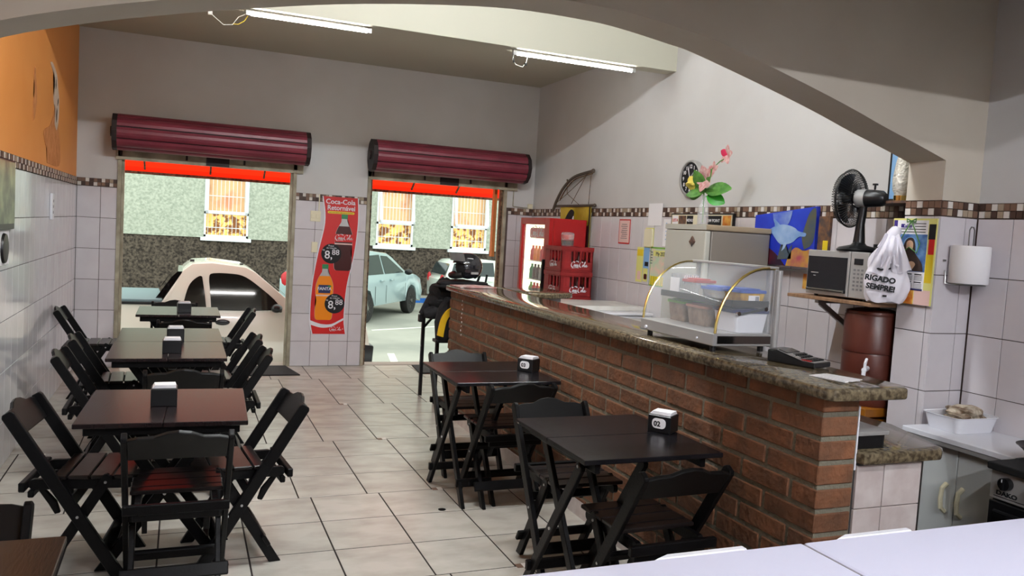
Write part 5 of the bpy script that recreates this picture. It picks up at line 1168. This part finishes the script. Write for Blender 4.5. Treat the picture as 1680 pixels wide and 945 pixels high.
# water filter
wfz = thing('water_filter', 'tall dark red clay water filter with a white tap, under the wooden shelf', 'water filter', (3.70, 3.52, .74))
g = B(); g.lathe([(.145, 0), (.155, .02), (.155, .29), (.152, .30)], seg=36); g.obj('lower_jar', 'clay', wfz, True)
g = B(); g.lathe([(.158, .302), (.16, .32), (.156, .34), (.156, .51), (.15, .52)], seg=36); g.obj('upper_jar', 'clay', wfz, True)
g = B(); g.lathe([(.155, .521), (.15, .535), (.09, .548), (.03, .55), (.03, .56)], seg=36); g.obj('lid', 'clay', wfz, True)
g = B(); g.tube([(-.12, -.10, .22), (-.20, -.155, .22)], .014, 10); g.tube([(-.19, -.15, .225), (-.19, -.15, .255), (-.15, -.12, .275)], .008, 8); g.tube([(-.198, -.154, .22), (-.202, -.156, .19)], .011, 8); g.obj('tap', 'white', wfz, True)
st = thing('filter_stand', 'amber wooden stand under the water filter', 'stand', (3.70, 3.52, 0))
g = B(); g.box(-.16, .18, -.15, .16, .69, .74); g.obj('top', 'amber', st, bevel=0.004)
g = B(); g.box(-.15, .17, -.14, .15, .54, .67); g.obj('apron', 'amber', st, bevel=0.004)
for x, y in ((-.13, -.12), (.15, -.12), (-.13, .13), (.15, .13)): g = B(); g.box(x - .02, x + .02, y - .02, y + .02, 0, .69); g.obj('leg', 'amber', st)
# =================================================================== BEHIND THE COUNTER
t = thing('chest_freezer_low', 'low white chest freezer behind the counter, near the crates', 'freezer', (3.14, 6.2, 0)); g = B(); g.box(0, .76, 0, .78, .03, .93); g.obj('cabinet', 'white', t, bevel=0.01)
g = B(); g.box(-.01, .77, -.01, .79, .932, .957); g.obj('lid', 'white', t, bevel=0.008)
t = thing('marble_slab', 'thick white slab lying on the low freezer behind the counter', 'slab', (3.12, 6.33, .958)); g = B(); g.prism([(0, 0), (.79, .03), (.79, .56), (.2, .65), (.02, .3)], 0, .042, 'xy'); g.obj('slab', 'marble', t, bevel=0.005)
t = thing('steel_table', 'steel-framed worktable with a pale top behind the counter', 'table', (3.14, 5.3, 0))
g = B(); g.box(0, .76, 0, .85, .90, .915); g.obj('top', 'marble', t)
g = B(); g.box(0, .03, 0, .85, .86, .899); g.box(.73, .76, 0, .85, .86, .899); g.box(.03, .73, 0, .03, .86, .899); g.obj('frame', 'steel', t)
for x, y in ((0, 0), (.73, 0), (0, .82), (.73, .82)): g = B(); g.box(x, x + .03, y, y + .03, 0, .86); g.obj('leg', 'steel', t)
# kitchen corner
kc = thing('kitchen_cabinet', 'pale grey two-door kitchen cabinet against the right wall', 'cabinet', (3.54, 2.47, 0))
g = B(); g.box(.02, .385, 0, .61, .05, .69); g.obj('carcass', 'silver', kc)
for y0, y1, hy in ((.305, .61, .35), (.0, .300, .26)):
    g = B(); g.box(0, .018, y0, y1, .06, .685); d_ = g.obj('door', 'greyc', kc, bevel=0.002)
    g = B(); g.tube([(-.002, hy, .49), (-.03, hy, .47), (-.036, hy, .42), (-.03, hy, .37), (-.002, hy, .35)], [.012, .011, .011, .011, .012], 8); g.obj('handle', 'cream', d_, True)
g = B(); g.box(.05, .385, .02, .6, 0, .05); g.obj('plinth', 'black', kc)
wt = thing('kitchen_worktop', 'white worktop over the kitchen cabinet', 'worktop', (3.50, 2.46, .695)); g = B(); g.box(0, .42, .0, .62, 0, .028); g.obj('slab', 'white', wt, bevel=0.003); g = B(); g.box(.004, .02, 0, .62, -.02, -.001); g.obj('edge_rail', 'silver', wt)
tr_ = thing('dish_tray', 'white plastic dish tray in the corner of the kitchen worktop', 'tray', (3.76, 2.94, .724), 0)
g = B(); pts = rounded(-.15, .14, -.1, .12, .03); n = len(pts)
rings = [[g.b.verts.new((x * k, y * k, z)) for x, y in pts] for k, z in ((.86, 0), (1, .075), (1.04, .078), (1.04, .082), (.97, .08), (.84, .01))]
for a, b2 in zip(rings, rings[1:]):
    for i in range(n): g.b.faces.new((a[i], a[(i + 1) % n], b2[(i + 1) % n], b2[i]))
g.b.faces.new(rings[0][::-1]); g.b.faces.new(rings[-1]); g.obj('basin', 'white', tr_, True)
t = thing('dish_cloth', 'crumpled beige dish cloth piled in the white dish tray', 'cloth', (3.79, 2.95, .735)); g = B(); g.blob((0, 0, .055), (.10, .08, .055), 4, .22, 12); g.blob((-.05, -.02, .05), (.07, .06, .035), 3, .25, 5); g.obj('cloth', 'cloth', t, True)
sv = thing('stove', 'gas stove with silver control panel and black knobs at the right picture edge', 'stove', (3.33, 1.82, 0))
g = B(); g.box(.02, .57, 0, .62, .08, .56); g.obj('body', 'black', sv, bevel=0.004)
g = B(); g.box(0, .02, 0, .62, .565, .69); pn = g.obj('control_panel', 'silver', sv, bevel=0.003)
for k in range(4): 
    g = B(); y = .54 - k * .14; g.cyl((-.03, y, .645), (0, y, .645), .027, seg=20); g.rbox((-.034, y, .645), (.012, .012, .05)); o = g.obj('knob', 'black', pn, True); g = B(); g.box(-.041, -.039, y - .002, y + .002, .655, .668); g.obj('pointer', 'whitep', pn)
text('DAKO', .026, 'ink', pn, (-.0015, .54, .588), rot=(PI / 2, 0, -PI / 2), off=.001, sx=1.3); g = B(); g.box(-.001, 0, .40, .6, .578, .581); g.box(-.001, 0, .42, .45, .585, .607); g.obj('panel_print', 'ink', pn)
text('O', .018, 'whitep', pn, (-.002, .435, .589), rot=(PI / 2, 0, -PI / 2))
g = B(); g.box(-.02, .58, -.01, .63, .692, .725); g.obj('cooktop', 'blackm', sv, bevel=0.006)
g = B(); g.cyl((.14, .17, .726), (.14, .17, .742), .045, seg=20); g.cyl((.14, .47, .726), (.14, .47, .742), .045, seg=20); g.cyl((.42, .47, .726), (.42, .47, .742), .045, seg=20); g.cyl((.42, .17, .726), (.42, .17, .742), .045, seg=20); g.obj('burner', 'blackm', sv)
g = B()
for cy in (.17, .47):
    for cx in (.14, .42):
        for a in range(4): g.bar((cx, cy, .748), (cx + .1 * math.cos(a * PI / 2), cy + .1 * math.sin(a * PI / 2), .748), .008, .008)
g.obj('pan_support', 'blackm', sv)
g = B(); g.box(.0, .019, .0, .62, .12, .555); od = g.obj('oven_door', 'black', sv, bevel=0.003); g = B(); g.box(-.002, 0, .08, .54, .25, .46); g.obj('oven_glass', 'silver', od); g = B(); g.tube([(-.03, .05, .52), (-.03, .57, .52)], .01, 8); g.obj('oven_handle', 'black', od, True)
pn2 = thing('frying_pan', 'black frying pan on the stove, cut by the right picture edge', 'pan', (3.56, 2.33, .762)); g = B(); g.lathe([(.10, 0), (.14, .035), (.145, .037), (.135, .034), (.097, .006), (.001, .006)], seg=32); g.obj('pan', 'black', pn2, True); g = B(); g.tube([(.0, -.14, .03), (0, -.3, .045)], .011, 8); g.obj('handle', 'black', pn2, True)
# paper towel holder on pillar front
pt_ = thing('paper_towel_holder', 'wall wire holder on the pillar beside the kitchen wall', 'towel holder', (3.80, 3.09, 1.47))
g = B(); g.tube([(-.02, -.07, .0), (-.02, -.07, .285), (-.01, -.07, .30), (.005, -.07, .30), (.015, -.07, .285), (.015, -.07, .2)], .0035, 8); g.tube([(.09 * math.cos(a * PI / 10), -.07 + .075 * math.sin(a * PI / 10), .0) for a in range(21)], .0035, 6); g.tube([(-.085, .0, .07), (-.085, -.005, .0), (-.07, -.03, 0)], .0035, 6); g.tube([(-.02, -.07, 0), (-.09, -.07, 0)], .0035, 6); g.rbox((-.09, .006, .12), (.016, .008, .01)); g.obj('wire_frame', 'steel', pt_, True)
t = thing('paper_towel_roll', 'white paper towel roll on the wall wire holder', 'paper towel', (3.80, 3.02, 1.476)); g = B(); g.lathe([(.018, 0), (.093, 0), (.095, .003), (.095, .192), (.092, .196), (.018, .196)], seg=40, cap=False); g.obj('roll', 'whitep', t, True)
g = B(); g.cyl((0, 0, 0), (0, 0.006, 0), .01, seg=12); tag(g.obj('wall_plug', 'dusk', None), 'dark drilled hole plug in the kitchen wall above the dish tray', 'plug').location = (XR - .006, 2.62, .865)
# =================================================================== FOREGROUND FREEZER
fz = thing('chest_freezer', 'white chest freezer with two lids across the bottom right foreground', 'freezer', (.45, .75, 0))
g = B(); g.box(.02, 2.1, .02, .72, .05, .855); g.obj('cabinet', 'white', fz, bevel=0.01)
for x0, x1, hx in ((0, .948, .70), (.952, 2.3, 1.22)):
    g = B(); g.box(x0, x1, 0, .738, .86, .90); l_ = g.obj('lid', 'freezer', fz, bevel=0.008)
    g = B(); g.prism([(hx - .17, .735), (hx + .09, .735), (hx + .09, .758), (hx - .12, .758)], .872, .90, 'xy'); g.obj('lid_handle', 'white', l_, bevel=0.004)
g = B(); g.box(.9475, .9525, 0.005, .733, .86, .896); g.obj('lid_gap', 'seam', fz)
# =================================================================== LEFT WALL BITS
t = thing('wall_socket', 'tall white socket plate on the left tiled wall', 'socket', (XL + .009, 7.38, 1.49), PI / 2)
g = B(); g.box(-.05, .05, -.02, 0, 0, .21); g.obj('plate', 'white', t, bevel=0.003)
for z in (.06, .105, .15): g = B(); g.cyl((0, -.022, z), (0, -.0195, z), .012, seg=12); g.obj('outlet', 'printgrey', t)
t = thing('landscape_picture', 'dark-edged landscape picture cut by the left picture edge', 'picture', (XL + .01, 5.42, 1.445), PI / 2)
g = B(); g.box(-.35, .35, -.02, 0, 0, .41); g.obj('frame', 'black', t, bevel=0.003); g = B(); g.box(-.335, .34, -.0225, -.0205, .035, .40); g.obj('print', 'landsc', t)
t = thing('round_plaque', 'small round dark plaque on a white card under the landscape picture', 'plaque', (XL + .01, 5.5, 1.235), PI / 2)
g = B(); g.box(-.2, .2, -.004, 0, 0, .2); g.obj('card', 'whitep', t); g = B(); g.lathe([(.09, 0), (.085, .014), (.06, .018), (.001, .018)], (.04, -.004, .1), 28, Rx); g.obj('disc', 'black', t, True)

bpy.context.view_layer.update()
